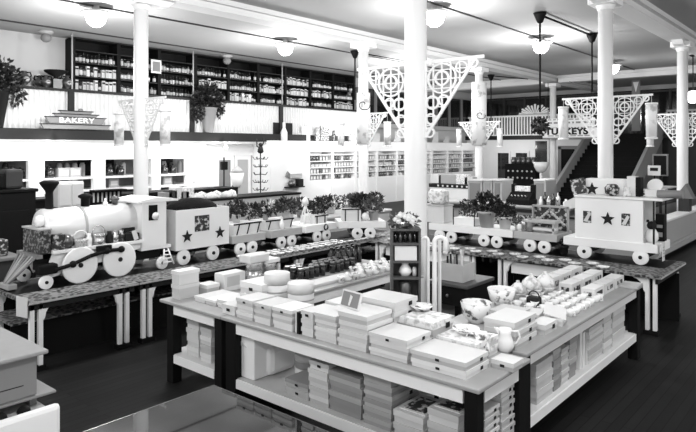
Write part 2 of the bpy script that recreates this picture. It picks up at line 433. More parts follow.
# pendant globe at the right edge
gx, gy = 21.5, 21.5*(FY-FX*kk(693))/(FX+FY*kk(693))
e = E('pendant_globe', 'lit round pendant globe at the right edge past the column', 'lamp', (gx, gy, CEZ))
zz = pz(97, gx, gy) - CEZ
MB().ball((0, 0, zz), .2, seg=16).build('globe', GLOBE, e)
MB().cyl((0, 0, zz+.18), (0, 0, -.02), .015, seg=6).build('stem', BLACK, e)
MB().lathe([(.1, 0), (.1, -.03), (.03, -.06)], seg=12).build('canopy', BLACK, e)
plight(gx, gy-.5, 4.2, 25)
# ================================================================== LEFT WALL
def bottle_proto():
    P = []
    P.append(MB().lathe([(.036, 0), (.038, .01), (.038, .12), (.014, .16), (.014, .2), (.017, .202), (.017, .215)], seg=10, m=0).lathe([(.0385, .03), (.0385, .1)], seg=10, m=1))
    P.append(MB().lathe([(.042, 0), (.045, .01), (.045, .13), (.036, .15), (.04, .152), (.04, .175)], seg=10, m=0).lathe([(.0456, .025), (.0456, .12)], seg=10, m=1))
    P.append(MB().box(-.04, .04, -.03, .03, 0, .21, 1).box(-.036, .036, -.0315, -.03, .14, .18, 0))
    return [p.build('bottle', [DGLASS, LABELM]).data for p in P]
for o in list(COL.objects):
    pass
bdat = bottle_proto()
for o in [o for o in COL.objects if o.name.startswith('bottle') and o.data in bdat]: bpy.data.objects.remove(o)
RX0, RW, NB = 7.45, 1.26, 9
bays = ['bay nearest the bakery sign', 'second bay from the left', 'third bay from the left', 'fourth bay from the left', 'fifth bay from the left', 'middle bay right of the fern', 'seventh bay from the left', 'second bay from the right end', 'bay at the right end']
rows = ['bottom', 'middle', 'top']
SH = [3.78, 4.14, 4.5]
rnd = random.Random(5)
kinds = ['bottle', 'jar', 'carton']
for b in range(NB):
    x0 = RX0 + b*RW
    e = E('bottle_rack', 'tall black wooden bottle rack on the wall ledge, %s' % bays[b], 'shelf', (x0, 15.72, 3.74))
    MB().box(.0, RW, .44, .47, 0, 1.38).build('back_panel', BLACK, e)
    for xx in (0, RW-.05): MB().box(xx, xx+.05, 0, .44, 0, 1.38).build('upright', BLACK, e)
    for z in (.0, .36, .72, 1.04, 1.35): MB().box(.05, RW-.05, .01, .44, z+.012, z+.04).build('shelf', DWOOD, e)
    for r in range(3):
        kb = rnd.choice([0, 0, 1, 1, 2]) if not (b == 0 and r == 1) else 2
        n = 11
        for i in range(n):
            if rnd.random() < .03: continue
            kq = kb if rnd.random() < .75 else rnd.choice([0, 1])
            o = bpy.data.objects.new(kinds[kq], bdat[kq]); COL.objects.link(o)
            o.location = (x0 + .11 + i*(RW-.22)/(n-1), 15.8 + rnd.uniform(-.02, .03), SH[r]); o.rotation_euler = (0, 0, rnd.uniform(-.12, .12))
            s = rnd.uniform(1.0, 1.35); o.scale = (min(s, 1.1), min(s, 1.1), s)
            tag(o, '%s, %s rack shelf, %s' % (['dark bottle with pale label', 'dark jar with pale label', 'pale carton'][kq], rows[r], bays[b]), kinds[kq], '%ss on the %s rack shelf, %s' % (kinds[kq], rows[r], bays[b]))
# framed picture beside the column, in front of the rack
fx = py(156, 15.66)
e = E('framed_picture', 'small light framed picture leaning on the bottle rack beside the column', 'picture', (fx, 15.64, pz(73.2, fx, 15.64)))
MB().box(-.16, .16, 0, .03, 0, .38).build('frame', WHITE, e); MB().box(-.12, .12, -.004, 0, .05, .33).build('picture', GREYP, e)
# vases on the ledge
for i, (u, s, lab) in enumerate(((24, .85, 'alone at the left'), (40, .75, 'second from the left'), (46, .72, 'under the black bowl'), (61.5, .75, 'fourth from the left'), (67, .8, 'next to the bottle rack'))):
    vy = 15.6 + .3*(i % 2); x = py(u, vy)
    e = E('vase', 'round dark vase with handles on the wall ledge, %s' % lab, 'vase', (x, vy, 3.74))
    MB().lathe([(0, 0), (.08*s, 0), (.06*s, .03), (.17*s, .14*s), (.19*s, .22*s), (.12*s, .33*s), (.05*s, .38*s), (.08*s, .44*s), (.05*s, .44*s)], seg=16).build('body', DTIN, e)
    for sd in (-1, 1): MB().tube([(sd*.06*s, 0, .4*s), (sd*.17*s, 0, .42*s), (sd*.2*s, 0, .32*s), (sd*.15*s, 0, .28*s)], .018, 6).build('handle', BLACK, e)
    MB().lathe([(0, -.002), (.085*s, 0), (0, .004)], (0, -.175*s, .2*s), 14, M=Matrix.Rotation(R(90), 4, 'X')).build('medallion', CARD, e)
x = py(51.5, 15.62)
tag(MB().lathe([(0, .0), (.08, 0), (.05, .05), (.27, .18), (.28, .22), (.24, .2), (0, .06)], seg=18).build('footed_bowl', BLACK, loc=(x+.1, 15.6, pz(79.3, x, 15.72))), 'black footed bowl raised among the ledge vases', 'bowl')
tag(MB().box(-.11, .11, -.11, .11, 0, pz(79.3, x, 15.72)-3.74).build('bowl_stand', DTIN, loc=(x+.1, 15.6, 3.74)), 'narrow dark stand carrying the black footed bowl', 'stand')
# plants in tall pots on the dark band
def potfern(u, lab, potm, s, fol):
    x = py(u, 15.38)
    e = E('potted_fern', lab, 'plant', (x, 15.36, 2.72))
    MB().lathe([(.15*s, 0), (.16*s, .05), (.27*s, .75*s), (.3*s, .8*s), (.26*s, .8*s), (.25*s, .7*s)], seg=20).build('pot', potm, e)
    m = MB().leaves((0, -.02, 1.12*s), (.5*s, .12, .42*s), 520, .13).leaves((-.42*s, -.03, .8*s), (.22*s, .1, .45*s), 200, .12, droop=.6).leaves((.42*s, -.03, .85*s), (.16*s, .1, .35*s), 110, .12, droop=.6)
    m.build('foliage', fol, e)
    return e
potfern(-5, 'dark trailing plant in a tall dark pot at the far left of the band', BLACK, 1.05, LEAF)
potfern(208, 'bushy dark fern in a tall grey stone pot on the wall band', GREYP, .95, LEAF)
# BAKERY sign standing on the band
sx = py(76.5, 15.2); 
e = E('bakery_sign', 'stepped grey sign with white lettering BAKERY above the dark band', 'sign', (sx, 15.2, 2.725))
w = .0263*0+ (py(111, 15.2)-py(42, 15.2))/2
tiers = [(w*1.0, w*.92, 0, .12), (w*.88, w*.76, .125, .3), (w*.66, w*.58, .305, .38), (w*.5, w*.42, .385, .46)]
for i, (a, b, z0, z1) in enumerate(tiers):
    pn = MB().prism([(-b, z0), (b, z0), (a, z1), (-a, z1)], 'y', -.03 + .01*i, .03).build('sign_tier', GREYP, e)
    MB().prism([(-a-.01, z1-.022), (a+.01, z1-.022), (a+.01, z1+.002), (-a-.01, z1+.002)], 'y', -.035+.01*i, .03).build('edge_trim', INK, pn)
text('BAKERY', .18, WHITE, e, Matrix.Translation((0, -.025, .212)) @ FACE_Y, sx=1.35)
MB().lathe([(.07, 0), (.05, .05), (0, .07)], (w*.12, 0, .46), 10).build('finial', GREYP, e)

# white bakery back shelving below the band
UX0, UX1, UY = -1.0, 11.2, 15.2
e = E('bakery_shelving', 'long white bakery back shelving with pilasters under the dark band', 'shelving', (0, UY, 0))
MB().box(UX0, UX1, 0, .1, 1.95, 2.38).build('fascia', WHITE, e)
MB().box(UX0, UX1, .9, .95, 0, 2.38).build('back_panel', MIRROR, e)
for u0, u1 in ((28, 44), (93, 105), (151, 160), (186, 192)):
    a, b = py(u0, UY), py(u1, UY); MB().bbox(a, b, -.04, .12, .9, 1.95, .01).build('pilaster', WHITE, e)
for z in (1.46, 1.14): MB().box(UX0, UX1, .0, .9, z, z+.05).build('shelf', WHITE, e)
MB().box(UX0, UX1, -.02, .9, 0, .9).build('base_cabinet', DGREY, e)
rnd = random.Random(8)
# goods on the back shelf
jarm = MB().lathe([(0, 0), (.1, 0), (.11, .03), (.11, .16), (.07, .2), (.085, .2), (.085, .24), (.02, .25), (.02, .28), (0, .28)], seg=12)
cake = jarm.build('candy_jar', [DGLASS]); tag(cake, 'x', 'jar')
box_p = MB().box(-.14, .14, -.1, .1, 0, .24).box(-.1, .1, -.103, -.1, .06, .18, 1).build('pastry_box', [CARDG, CARD]); tag(box_p, 'x', 'box')
segs = [(2, 27, 'left of the first white pilaster'), (46, 92, 'between the first and second white pilasters'), (107, 132, 'left of the bakery column'), (162, 185, 'right of the bakery column')]
for si, (u0, u1, lab) in enumerate(segs):
    a, b = py(u0, UY+.25), py(u1, UY+.25); x = a+.1; n = 0
    while x < b-.1:
        k = rnd.random()
        src = cake if k < .62 else box_p
        q = dup(src, (x, UY+.22+rnd.uniform(0, .12), 1.51), rnd.uniform(-.15, .15))
        nm = 'dark lidded jar' if src is cake else 'small grey pastry box'
        tag(q, '%s on the upper bakery shelf %s' % (nm, lab), q['category'], '%ss on the bakery shelf %s' % (nm, lab))
        x += rnd.choice([.3, .31, .34, .42])
    x = a+.2
    while x < b-.2:
        q = dup(box_p, (x, UY+.35, 1.19), rnd.uniform(-.1, .1))
        tag(q, 'small grey box on the lower bakery shelf %s' % lab, 'box', 'grey boxes on the lower bakery shelf %s' % lab)
        x += rnd.choice([.34, .4, .6])
tt = [MB().lathe([(.07, 0), (.07, h), (.05, h+.03), (.05, h+.05)], seg=10).build('tall_tin', m_).data for h, m_ in ((.26, DTIN), (.33, DGLASS), (.3, CARDG))]
for o in [o for o in COL.objects if o.type == 'MESH' and o.data in tt]: bpy.data.objects.remove(o)
for si, (u0, u1, lab) in enumerate(segs):
    a, b = py(u0, UY+.6), py(u1, UY+.6); x = a+.08
    while x < b-.08:
        k = rnd.randrange(3); o = bpy.data.objects.new('tall_tin', tt[k]); COL.objects.link(o); o.location = (x, UY+.62, 1.51)
        nm = ['dull metal tin', 'black tin', 'grey tin'][k]
        tag(o, 'tall %s, bakery shelf back row %s' % (nm, lab), 'tin', 'tall %ss on the bakery shelf %s' % (nm, lab)); x += rnd.choice([.17, .2, .26])
bpy.data.objects.remove(cake); bpy.data.objects.remove(box_p)
# dark panels standing at the back of the shelf
for u, lab in ((88, 'near the second pilaster'), (108, 'right of the second pilaster'), (168, 'right of the bakery column')):
    x = py(u, UY+.7)
    tag(MB().box(-.22, .22, 0, .04, 0, .42).build('dark_tray', BLACK, loc=(x, UY+.78, 1.51)), 'dark tray standing at the back of the bakery shelf %s' % lab, 'tray')
# bulbs under the band
for u, lab in ((59, 'below the bakery sign'), (183, 'right of the bakery column'), (226, 'over the double door')):
    x = py(u, UY-.12)
    e = E('bare_bulb', 'glowing bare bulb under the dark band %s' % lab, 'lamp', (x, UY-.12, 2.375))
    MB().ball((0, 0, -.1), .05).build('bulb', BULB, e); MB().cyl((0, 0, -.06), (0, 0, 0), .03).build('socket', CHINA, e)
    plight(x, UY-.3, 2.2, 26, .06)
plight(5.5, 14.3, 2.2, 22, .2); plight(9.5, 14.3, 2.2, 22, .2)  # two bare fill lights before the shelving, without bulbs
# double door and partition
DX0, DX1 = 12.1, 14.0
struct(MB().box(11.25, 12.15, 15.95, 16.19, 0, 2.38).build('trim_16', WHITE))
struct(MB().box(12.15, 13.7, 15.95, 16.19, 2.0, 2.38).build('trim_17', WHITE))
for i, (a, b) in enumerate(((12.2, 12.92), (12.96, 13.66))):
    d = MB().box(a, a+.12, 16.0, 16.06, 0, 2.0).box(b-.12, b, 16.0, 16.06, 0, 2.0).box(a+.12, b-.12, 16.0, 16.06, 0, .5).box(a+.12, b-.12, 16.0, 16.06, 1.86, 2.0).build('door_%d' % (i+1), WHITE); struct(d)
    MB().box(a+.12, b-.12, 16.02, 16.04, .5, 1.86).build('door_pane', GREYP if i == 0 else LGREY, d)
    MB().cyl((a+.06 if i else b-.06, 15.94, 1.0), (a+.06 if i else b-.06, 16.0, 1.0), .025).build('door_knob', DTIN, d)
# floor lamp, torchere and card tree in front of the door
x = py(224, 14.2)
e = E('pole_lamp', 'thin dark pole lamp with a small black box head before the double door', 'lamp', (x, 14.2, 0))
MB().lathe([(.16, 0), (.16, .03), (.03, .06)], seg=14).build('base', BLACK, e)
MB().cyl((0, 0, .04), (0, 0, 1.98), .022, seg=8).build('pole', INK, e); MB().bbox(-.1, .1, -.06, .06, 1.62, 1.86, .02).build('head', BLACK, e)
x = py(237, 13.6)
e = E('urn_lamp', 'pale urn shaped lamp with cap on a slim stand before the door', 'lamp', (x, 13.6, 0))
zz = pz(188, x, 13.6)
MB().lathe([(.15, 0), (.14, .04), (.03, .08), (.03, zz), (.07, zz+.02)], seg=14).build('stand', DTIN, e)
MB().lathe([(.07, zz), (.14, zz+.1), (.2, zz+.42), (.18, zz+.44)], seg=16).build('shade', WHITE, e)
MB().lathe([(.2, zz+.44), (.12, zz+.54), (.05, zz+.6), (0, zz+.63)], seg=16).build('cap', LGREY, e)
x = py(260.5, 13.2)
e = E('card_tree', 'dark wire display tree with branching arms left of the white partition', 'rack', (x, 13.2, 0))
MB().lathe([(.2, 0), (.2, .02), (.03, .04)], seg=12).build('base', INK, e); MB().cyl((0, 0, .03), (0, 0, 2.1), .018, seg=6).build('pole', INK, e)
for j in range(6):
    z = .85+.22*j
    for a in (0, 60, 120, 180, 240, 300):
        c, s = math.cos(R(a+15*j)), math.sin(R(a+15*j)); MB().tube([(0, 0, z), (.17*c, .17*s, z-.02), (.22*c, .22*s, z+.05)], .01, 5).build('arm', INK, e)
m = MB().ball((0, 0, 2.34), .06).lathe([(.05, 2.1), (.09, 2.15), (.06, 2.28), (.03, 2.3)], seg=10).tube([(0, 0, 2.25), (.12, 0, 2.4), (.1, 0, 2.55)], .02, 6).tube([(0, 0, 2.25), (-.13, 0, 2.3), (-.14, 0, 2.5)], .02, 6)
m.build('finial', INK, e)
# white partition block, right of the door
struct(MB().box(13.72, 15.6, 15.1, 16.19, 0, 2.5).build('wall_partition', WHITE))
# shelf of goods on the partition
x = py(293, 15.0); zt = pz(190, x, 15.0)
e = E('wall_bracket_shelf', 'small dark shelf fixed on the white partition', 'shelf', (x, 15.1, pz(187.5, x, 15)))
MB().box(-.32, .42, -.26, -.002, 0, .04).build('shelf', DWOOD, e)
zz = e.location.z + .04
e = E('toy_horse', 'dark ornament standing on the partition shelf', 'ornament', (x-.1, 14.97, zz)); MB().lathe([(.05, 0), (.12, .04), (.13, .12), (.08, .2), (0, .22)], seg=12).build('body', DTIN, e)
tag(MB().bbox(-.12, .12, -.08, .08, 0, .24, .01).build('small_clock', INK, loc=(x+.28, 14.97, zz)), 'small black boxy clock at the right end of the partition shelf', 'clock')
xh = py(296, 15.08)
e = E('wall_tray', 'pale ribbed paper holder on the white partition above the small shelf', 'holder', (xh, 15.1, pz(178, xh, 15.05)))
MB().box(-.32, .22, -.1, -.002, 0, .16).build('box', CARDM, e)
for j in range(3): MB().box(-.31, .21, -.11, -.1, .02+.05*j, .035+.05*j).build('rib', CARDG, e)
MB().prism([(-.32, 0), (-.5, .08), (-.42, .24), (-.32, .16)], 'y', -.06, -.02).build('scoop', GREYP, e)

# white shelving along the far left wall
SX0, SW = 15.6, 1.36
gj = MB().lathe([(.05, 0), (.05, .12), (.03, .14), (.03, .165)], seg=8).build('tin', [DTIN]).data
gb = MB().box(-.06, .06, -.05, .05, 0, .17).box(-.045, .045, -.052, -.05, .04, .13, 1).build('packet', [CARDG, CARD]).data
gw = MB().box(-.09, .09, -.06, .06, 0, .11).build('folded_box', [CARDM]).data
for o in [o for o in COL.objects if o.type == 'MESH' and o.data in (gj, gb, gw)]: bpy.data.objects.remove(o)
rnd = random.Random(3)
for b in range(9):
    x0 = SX0+b*SW
    bl = ['bay next to the white partition', 'second bay from the partition', 'third bay from the partition', 'fourth bay from the partition', 'bay just left of the nearest column', 'bay behind the nearest column', 'bay just right of the nearest column', 'third bay from the room corner', 'bay at the far room corner'][b]
    e = E('white_shelving', 'tall white wall shelving unit, %s' % bl, 'shelving', (x0, 15.25, 0))
    MB().box(0, SW, .5, .52, 0, 2.5).build('back_panel', WHITE, e)
    for xx in (0, SW-.06): MB().box(xx, xx+.06, 0, .5, 0, 2.12).build('upright', WHITE, e)
    for z in (1.06, 1.29, 1.52, 1.75, 1.98): MB().box(.06, SW-.06, .02, .5, z, z+.03).build('shelf', WHITE, e)
    MB().box(0, SW, -.02, .5, 2.12, 2.5).build('fascia', WHITE, e)
    MB().box(.06, SW-.06, .02, .5, 0, 1.06).build('base_cabinet', WHITE, e)
    for r, z in enumerate((1.09, 1.32, 1.55, 1.78)):
        k0 = rnd.choice([0, 1, 1, 2]); x = x0+.14
        while x < x0+SW-.14:
            k = k0 if rnd.random() < .8 else rnd.randrange(3)
            if rnd.random() < .9:
                o = bpy.data.objects.new(['tin', 'packet', 'folded_box'][k], (gj, gb, gw)[k]); COL.objects.link(o); o.location = (x, 15.36, z); o.rotation_euler = (0, 0, rnd.uniform(-.1, .1))
                nm = ['dark tin', 'grey packet', 'pale flat box'][k]
                rw = ['lowest', 'second lowest', 'second highest', 'highest'][r]
                tag(o, '%s, %s white shelf, %s' % (nm, rw, bl), ['tin', 'packet', 'box'][k], '%ss, %s white shelf, %s' % (nm, rw, bl))
            x += .16 if k != 2 else .21
# goods on top of the shelving and partition
x = py(282, 15.5)
tag(MB().bbox(-.45, .45, 0, .06, 0, .62, .01).build('dark_screen', INK, loc=(x, 15.44, 2.5)), 'black panel standing on the white partition behind a milk bottle', 'panel')
def topo(name, u, y, mbf, m, label, cat, z=2.5):
    o = mbf.build(name, m, loc=(py(u, y), y, z)); return tag(o, label, cat)
topo('milk_bottle', 284, 15.25, MB().lathe([(.1, 0), (.12, .02), (.12, .28), (.05, .44), (.055, .6), (.06, .62)], seg=16), CHINA, 'big white milk bottle in front of the black panel', 'bottle')
topo('white_card', 306, 15.4, MB().box(-.22, .22, 0, .03, 0, .52), CARD, 'blank white card standing right of the milk bottle', 'card')
topo('folded_card', 300, 15.3, MB().prism([(-.14, 0), (.14, 0), (0, .34)], 'y', 0, .02), CARD, 'pale triangular card beside the blank white card', 'card')
for j, (u, h) in enumerate(((318, .5), (323, .56), (327, .48))):
    topo('magazine', u, 15.36+.05*j, MB().box(-.11, .11, 0, .02, 0, h), PRINT, 'patterned magazine standing on the white shelving, %s' % ['left one of three', 'middle one of three', 'right one of three'][j], 'magazine')
topo('figurine', 334, 15.4, MB().lathe([(.08, 0), (.08, .04), (.03, .08), (.07, .2), (.05, .28), (.03, .3), (.055, .35), (.04, .4), (0, .42)], seg=12), PRINTD, 'dark small figurine on the white shelving right of the magazines', 'figurine')
topo('cloth_pile', 355, 15.4, MB().bbox(-.3, .3, -.12, .12, 0, .3, .06), CARD, 'white folded cloth pile on the shelving beside the banner column', 'cloth')
topo('grey_curtain', 351.5, 15.9, MB().bbox(-.22, .26, -.04, .04, 0, 1.25, .02), GREYP, 'grey panel standing at the right end of the bottle rack', 'panel', z=3.3)
for j, u in enumerate((377, 398, 436, 447)):
    topo('display_card', u, 15.42, MB().box(-.2, .2, 0, .03, 0, [.35, .45, .5, .3][j]).prism([(-.2, 0), (-.34, 0), (-.2, .2)], 'y', 0, .02), [CARDM, PRINTL, CARD, CARDM][j], 'display card on the far white shelving, %s' % ['left of the nearest column', 'hard left of the nearest column', 'leaning just right of the nearest column', 'farther right of the nearest column'][j], 'card')
plight(17, 14.0, 2.25, 60, .2); plight(22, 13.6, 2.25, 60, .2); plight(26.5, 13.5, 2.3, 45, .2)  # bare fill lights for the far shelves and wall, no lamps modelled
# ================================================================== BACK: mezzanine rail, signs, stair
e = E('balustrade', 'white slatted balustrade of the far upper floor left of the sign', 'railing', (MX+.05, 9.75, 2.86))
L = 6.3
MB().box(-.03, .03, 0, L, .92, 1.0).build('top_rail', WHITE, e); MB().box(-.03, .03, 0, L, .0, .06).build('bottom_rail', WHITE, e)
yy = 0; m = MB()
while yy < L: m.box(-.015, .015, yy, yy+.075, .06, .92); yy += .15
m.build('slats', WHITE, e); 
e = E('balustrade', 'slatted balustrade of the far upper floor right of the stair', 'railing', (MX+.05, -4, 2.86))
MB().box(-.03, .03, 0, 10.6, .92, 1.0).build('top_rail', LGREY, e)
yy = 0; m = MB()
while yy < 10.6: m.box(-.015, .015, yy, yy+.07, .0, .92); yy += .16
m.build('slats', LGREY, e)
# fan ornament on the rail
yc = px(534.5, MX-.02)
e = E('fan_ornament', 'pale fan of radiating blades standing on the far balustrade', 'ornament', (MX+.03, yc, 3.862))
for j in range(13):
    a = R(8 + j*164/12); c, s = math.cos(a), math.sin(a); L2 = .8 if j % 2 == 0 else .72
    P = [(-.02*s, .02*c), (.02*s, -.02*c)]
    P = [(.2*c - .02*s, .06*s + .02*c), (L2*c - .055*s, L2*.62*s + .045*c), (L2*1.04*c, L2*.66*s), (L2*c + .055*s, L2*.62*s - .045*c), (.2*c + .02*s, .06*s - .02*c)]
    P = [(a_, max(.0, b_)) for a_, b_ in P]
    MB().prism(P, 'x', -.02+.004*j, -.008+.004*j).build('blade', WHITE, e)
MB().prism([(-.85, 0), (.85, 0), (.8, .05), (-.8, .05)], 'x', -.03, .03).build('base_bar', LGREY, e)
# TURKEYS sign
SGX = 23.9
ya, yb = px(543, SGX), px(597, SGX); yc = (ya+yb)/2; hw = (ya-yb)/2
zb = pz(137.5, SGX, yc); zt = pz(118, SGX, yc)
e = E('turkey_sign', 'white hanging sign lettered TURKEYS on the far balustrade', 'sign', (SGX, yc, zb))
H = zt-zb
MB().box(-.03, .03, -hw, hw, 0, H*.5).build('lower_board', WHITE, e)
MB().box(-.03, .02, -hw*.93, hw*.93, H*.53, H).build('upper_board', WHITE, e)
MB().box(-.035, .035, -hw, hw, -.05, 0).build('edge_trim', GREYP, e)
text('TURKEYS', .34, INK, e, Matrix.Translation((-.036, hw*.1, H*.3)) @ FACE_X, sx=1.16, bold=.045)
for s in (-1, 1): MB().cyl((0, s*hw*.8, H), (0, s*hw*.8, 4.85-zb), .012, seg=5).build('cord', INK, e)
MB().cyl((0, 0, 4.88-zb-.03), (.3, 0, 4.88-zb-.03), .01, seg=5).build('hook', INK, e)
for (z, n, w) in ((H*.72, 9, .07), (H*.9, 7, .05)):
    m = MB(); r2 = random.Random(n)
    y = hw*.8
    while y > -hw*.8:
        q = r2.uniform(.08, .28); m.box(-.034, -.03, y-q, y, z, z+w); y -= q+.07
    m.build('small_print', CARDG, e)
m = MB(); y = hw*.8; r2 = random.Random(2)
while y > -hw*.8:
    q = r2.uniform(.08, .25); m.box(-.034, -.03, y-q, y, .05, .09); y -= q+.06
m.build('small_print', CARDG, e)
# stair
SY0, SY1 = 6.75, 9.6
e = E('staircase', 'dark broad staircase rising to the upper floor between grey stringers', 'staircase', (23.3, 0, 0))
m = MB(); n = 17; run = 5.1/n; rise = 2.86/n
m.prism([(0, 0)] + [p for i in range(n) for p in ((i*run, (i+1)*rise), ((i+1)*run, (i+1)*rise))] + [(5.1, 0)], 'y', SY0+.12, SY1-.12)
m.build('steps', BLACK, e)
m = MB()
for i in range(n): m.box(i*run-.02, i*run+.03, SY0+.14, SY1-.14, (i+1)*rise, (i+1)*rise+.012)
m.build('nosings', BLACK, e)
for y0, y1 in ((SY0, SY0+.12), (SY1-.12, SY1)):
    MB().prism([(-.35, 0), (-.35, .35), (5.1, 3.5), (5.3, 3.5), (5.3, 2.7), (.5, 0)], 'y', y0, y1).build('stringer', LGREY, e)
    MB().prism([(.55, 0), (5.2, 2.62), (5.2, 0)], 'y', y0+.03, y1-.03).build('side_panel', GREYP, e)
# tall grey panel with a white pennant on the upper floor, behind the bracket
yq = px(636, 28.2)
e = E('pennant_banner', 'tall grey hanging banner with a white triangle right of the column behind the caboose', 'banner', (28.2, yq, pz(131, 28.2, yq)))
hh = pz(74, 28.2, yq)-pz(131, 28.2, yq)
MB().box(-.02, .02, -.17, .17, 0, hh).build('panel', GREYP, e); MB().prism([(-.12, hh*.86), (.12, hh*.86), (0, hh*.68)], 'x', -.03, -.02).build('pennant', WHITE, e)
MB().cyl((0, 0, hh), (0, 0, CEZ-e.location.z), .012, seg=5).build('cord', INK, e)
# dark openings on the white wall below the mezzanine
for i, (u0, u1, v0, v1) in enumerate(((497.5, 508.5, 153, 178), (515.5, 527, 153, 176), (535, 547, 141, 164))):
    ya, yb = px(u1, 28.5), px(u0, 28.5); yc = (ya+yb)/2
    za, zb = pz(v1, 28.5, yc), pz(v0, 28.5, yc)
    o = struct(MB().box(28.54, 28.598, ya, yb, za, zb).build('window_%d' % (i+3), WINDK))
    MB().box(28.52, 28.597, ya-.08, ya, za-.08, zb+.08).box(28.52, 28.597, yb, yb+.08, za-.08, zb+.08).box(28.52, 28.597, ya, yb, zb, zb+.08).build('window_frame', WHITE, o)
ya, yb = px(574, 28.5), px(561, 28.5)
d = struct(MB().box(28.54, 28.598, ya, yb, 0, 2.2).build('door_3', BLACK)); MB().box(28.5, 28.59, yb, yb+.15, 0, 2.3).box(28.5, 28.59, ya-.15, yb+.15, 2.2, 2.35).build('door_frame', GREYP, d)
# dark cabinet of pigeonholes
xq = 26.0; ya, yb = px(536, xq), px(505, xq); zq = pz(164, xq, (ya+yb)/2)
e = E('pigeonhole_cabinet', 'black candy cabinet with two rows of small white knobs on the far wall', 'cabinet', (xq, (ya+yb)/2, 0))
hw = (yb-ya)/2
MB().bbox(-.02, .5, -hw, hw, 0, zq, .02).build('body', BLACK, e)
for r in range(2):
    for c in range(6):
        y = -hw*.75 + c*hw*1.5/5; z = zq-.32-.3*r
        MB().ball((-.04, y, z), .045, seg=8).build('knob', CHINA, e)
for c in range(5):
    q = E('glass_jar', 'dark jar standing on the black candy cabinet, %s from the left' % NTH[c], 'jar', (xq+.2, px(512+5*c, xq), zq), group=None)
    MB().lathe([(.12, 0), (.13, .2), (.09, .24), (.11, .25), (.1, .31)], seg=12).build('body', DTIN, q); MB().ball((-.115, 0, .13), .04, seg=8).build('label_spot', CARD, q)
# torchere lamp before the stair
xq = 22.5; yq = px(541, xq); 
e = E('torchere', 'white bowl shaped torchere lamp on a stem before the dark window', 'lamp', (xq, yq, 0)); zq = pz(173, xq, yq)
MB().lathe([(.2, 0), (.2, .05), (.05, .1), (.05, zq)], seg=12).build('stem', WHITE, e)
MB().lathe([(.05, zq), (.18, zq+.08), (.26, zq+.24), (.28, zq+.42), (.25, zq+.42)], seg=18).build('bowl', CHINA, e)
# ------------------------------------------------------------------ MIDDLE COUNTERS
def counter(name, label, cat, x0, x1, y0, y1, h, body, top, kick=.06, over=.03, th=.05):
    e = E(name, label, cat, ((x0+x1)/2, (y0+y1)/2, 0)); a, b = (x1-x0)/2, (y1-y0)/2
    MB().box(-a+kick, a-kick, -b+kick, b-kick, 0, .1).build('plinth', BLACK, e)
    MB().bbox(-a, a, -b, b, .1, h-th, .006).build('body', body, e)
    MB().bbox(-a-over, a+over, -b-over, b+over, h-th, h, .012).build('counter_top', top, e)
    return e
# long grey counter on the right, around the two right-hand columns
e = counter('long_counter', 'long grey counter running back past the caboose', 'counter', 9.75, 20.5, 3.2, 3.44, .78, LGREY, WHITE)
MB().box(-5.37, 5.37, -.16, -.121, .1, .2).box(-5.37, 5.37, -.14, -.121, .2, .26).build('base_mould', LGREY, e)
e = counter('goods_counter', 'long dark topped counter between the grey counter and the stair', 'counter', 12.2, 20.5, 3.95, 4.6, .88, GREYP, DWOOD)
# glass cases and things along it
tcs = [(13.0, 'nearest glass case on the counter behind the caboose'), (14.6, 'second glass case on the counter behind the caboose'), (16.2, 'third glass case on the counter behind the caboose'), (18.0, 'farthest glass case on the counter behind the caboose')]
for x, lab in tcs:
    e = E('glass_case', lab, 'case', (x, 4.27, .88))
    MB().box(-.6, .6, -.25, .25, 0, .03).build('case_base', DWOOD, e); MB().box(-.58, .58, -.23, .23, .03, .3).build('glass', MIRG, e)
    m = MB()
    for a in (-.6, .57):
        for b in (-.25, .22): m.box(a, a+.03, b, b+.03, .03, .31)
    m.box(-.6, .6, -.25, -.22, .3, .33).box(-.6, .6, .22, .25, .3, .33).box(-.6, -.57, -.22, .22, .3, .33).box(.57, .6, -.22, .22, .3, .33)
    m.build('case_frame', LGREY, e)
def gzz(u, v, x): y = px(u, x); return x, y, pz(v, x, y)
# wedge stand, cone, bowl
e = E('wedge_stand', 'grey wedge shaped display stand beside the right edge column', 'stand', (16.0, 3.32, .78)); 
zq = .3
MB().prism([(-.2, zq), (.2, zq), (-.04, zq+.34)], 'x', -.15, .15).build('wedge', GREYP, e); MB().box(-.15, .15, -.11, .11, 0, zq).build('pedestal', DGREY, e)
# standing signs behind the caboose roof
xq = 15.0; y = px(660, xq); z0 = pz(176, xq, y)
e = E('framed_sign', 'black framed sign on a post behind the caboose roof', 'sign', (xq, y, 0)); z1 = pz(154, xq, y)
MB().cyl((.05, 0, 0), (.05, 0, z0), .03).build('post', INK, e); MB().lathe([(.22, 0), (.22, .03), (.04, .06)], (.05, 0, 0), 12).build('base', BLACK, e)
MB().bbox(.0, .06, -.16, .16, z0, z1, .01).build('frame', GREYP, e); MB().box(-.008, 0, -.13, .13, z0+.03, z1-.04).build('panel', BLACK, e)
y2 = px(654, xq-.4)
e = E('price_card', 'small white price card with dark block below the black framed sign', 'sign', (xq-.4, y2, 0)); z0 = pz(175.5, xq-.4, y2); z1 = pz(165.5, xq-.4, y2)
MB().cyl((.03, 0, 0), (.03, 0, z0), .018).build('post', INK, e); MB().lathe([(.16, 0), (.16, .03), (.02, .05)], (.03, 0, 0), 12).build('base', BLACK, e)
MB().box(0, .02, -.13, .13, z0, z1).build('card', CARD, e); MB().box(-.004, 0, -.08, .08, z0+.1, z0+.17).build('print_block', INK, e)
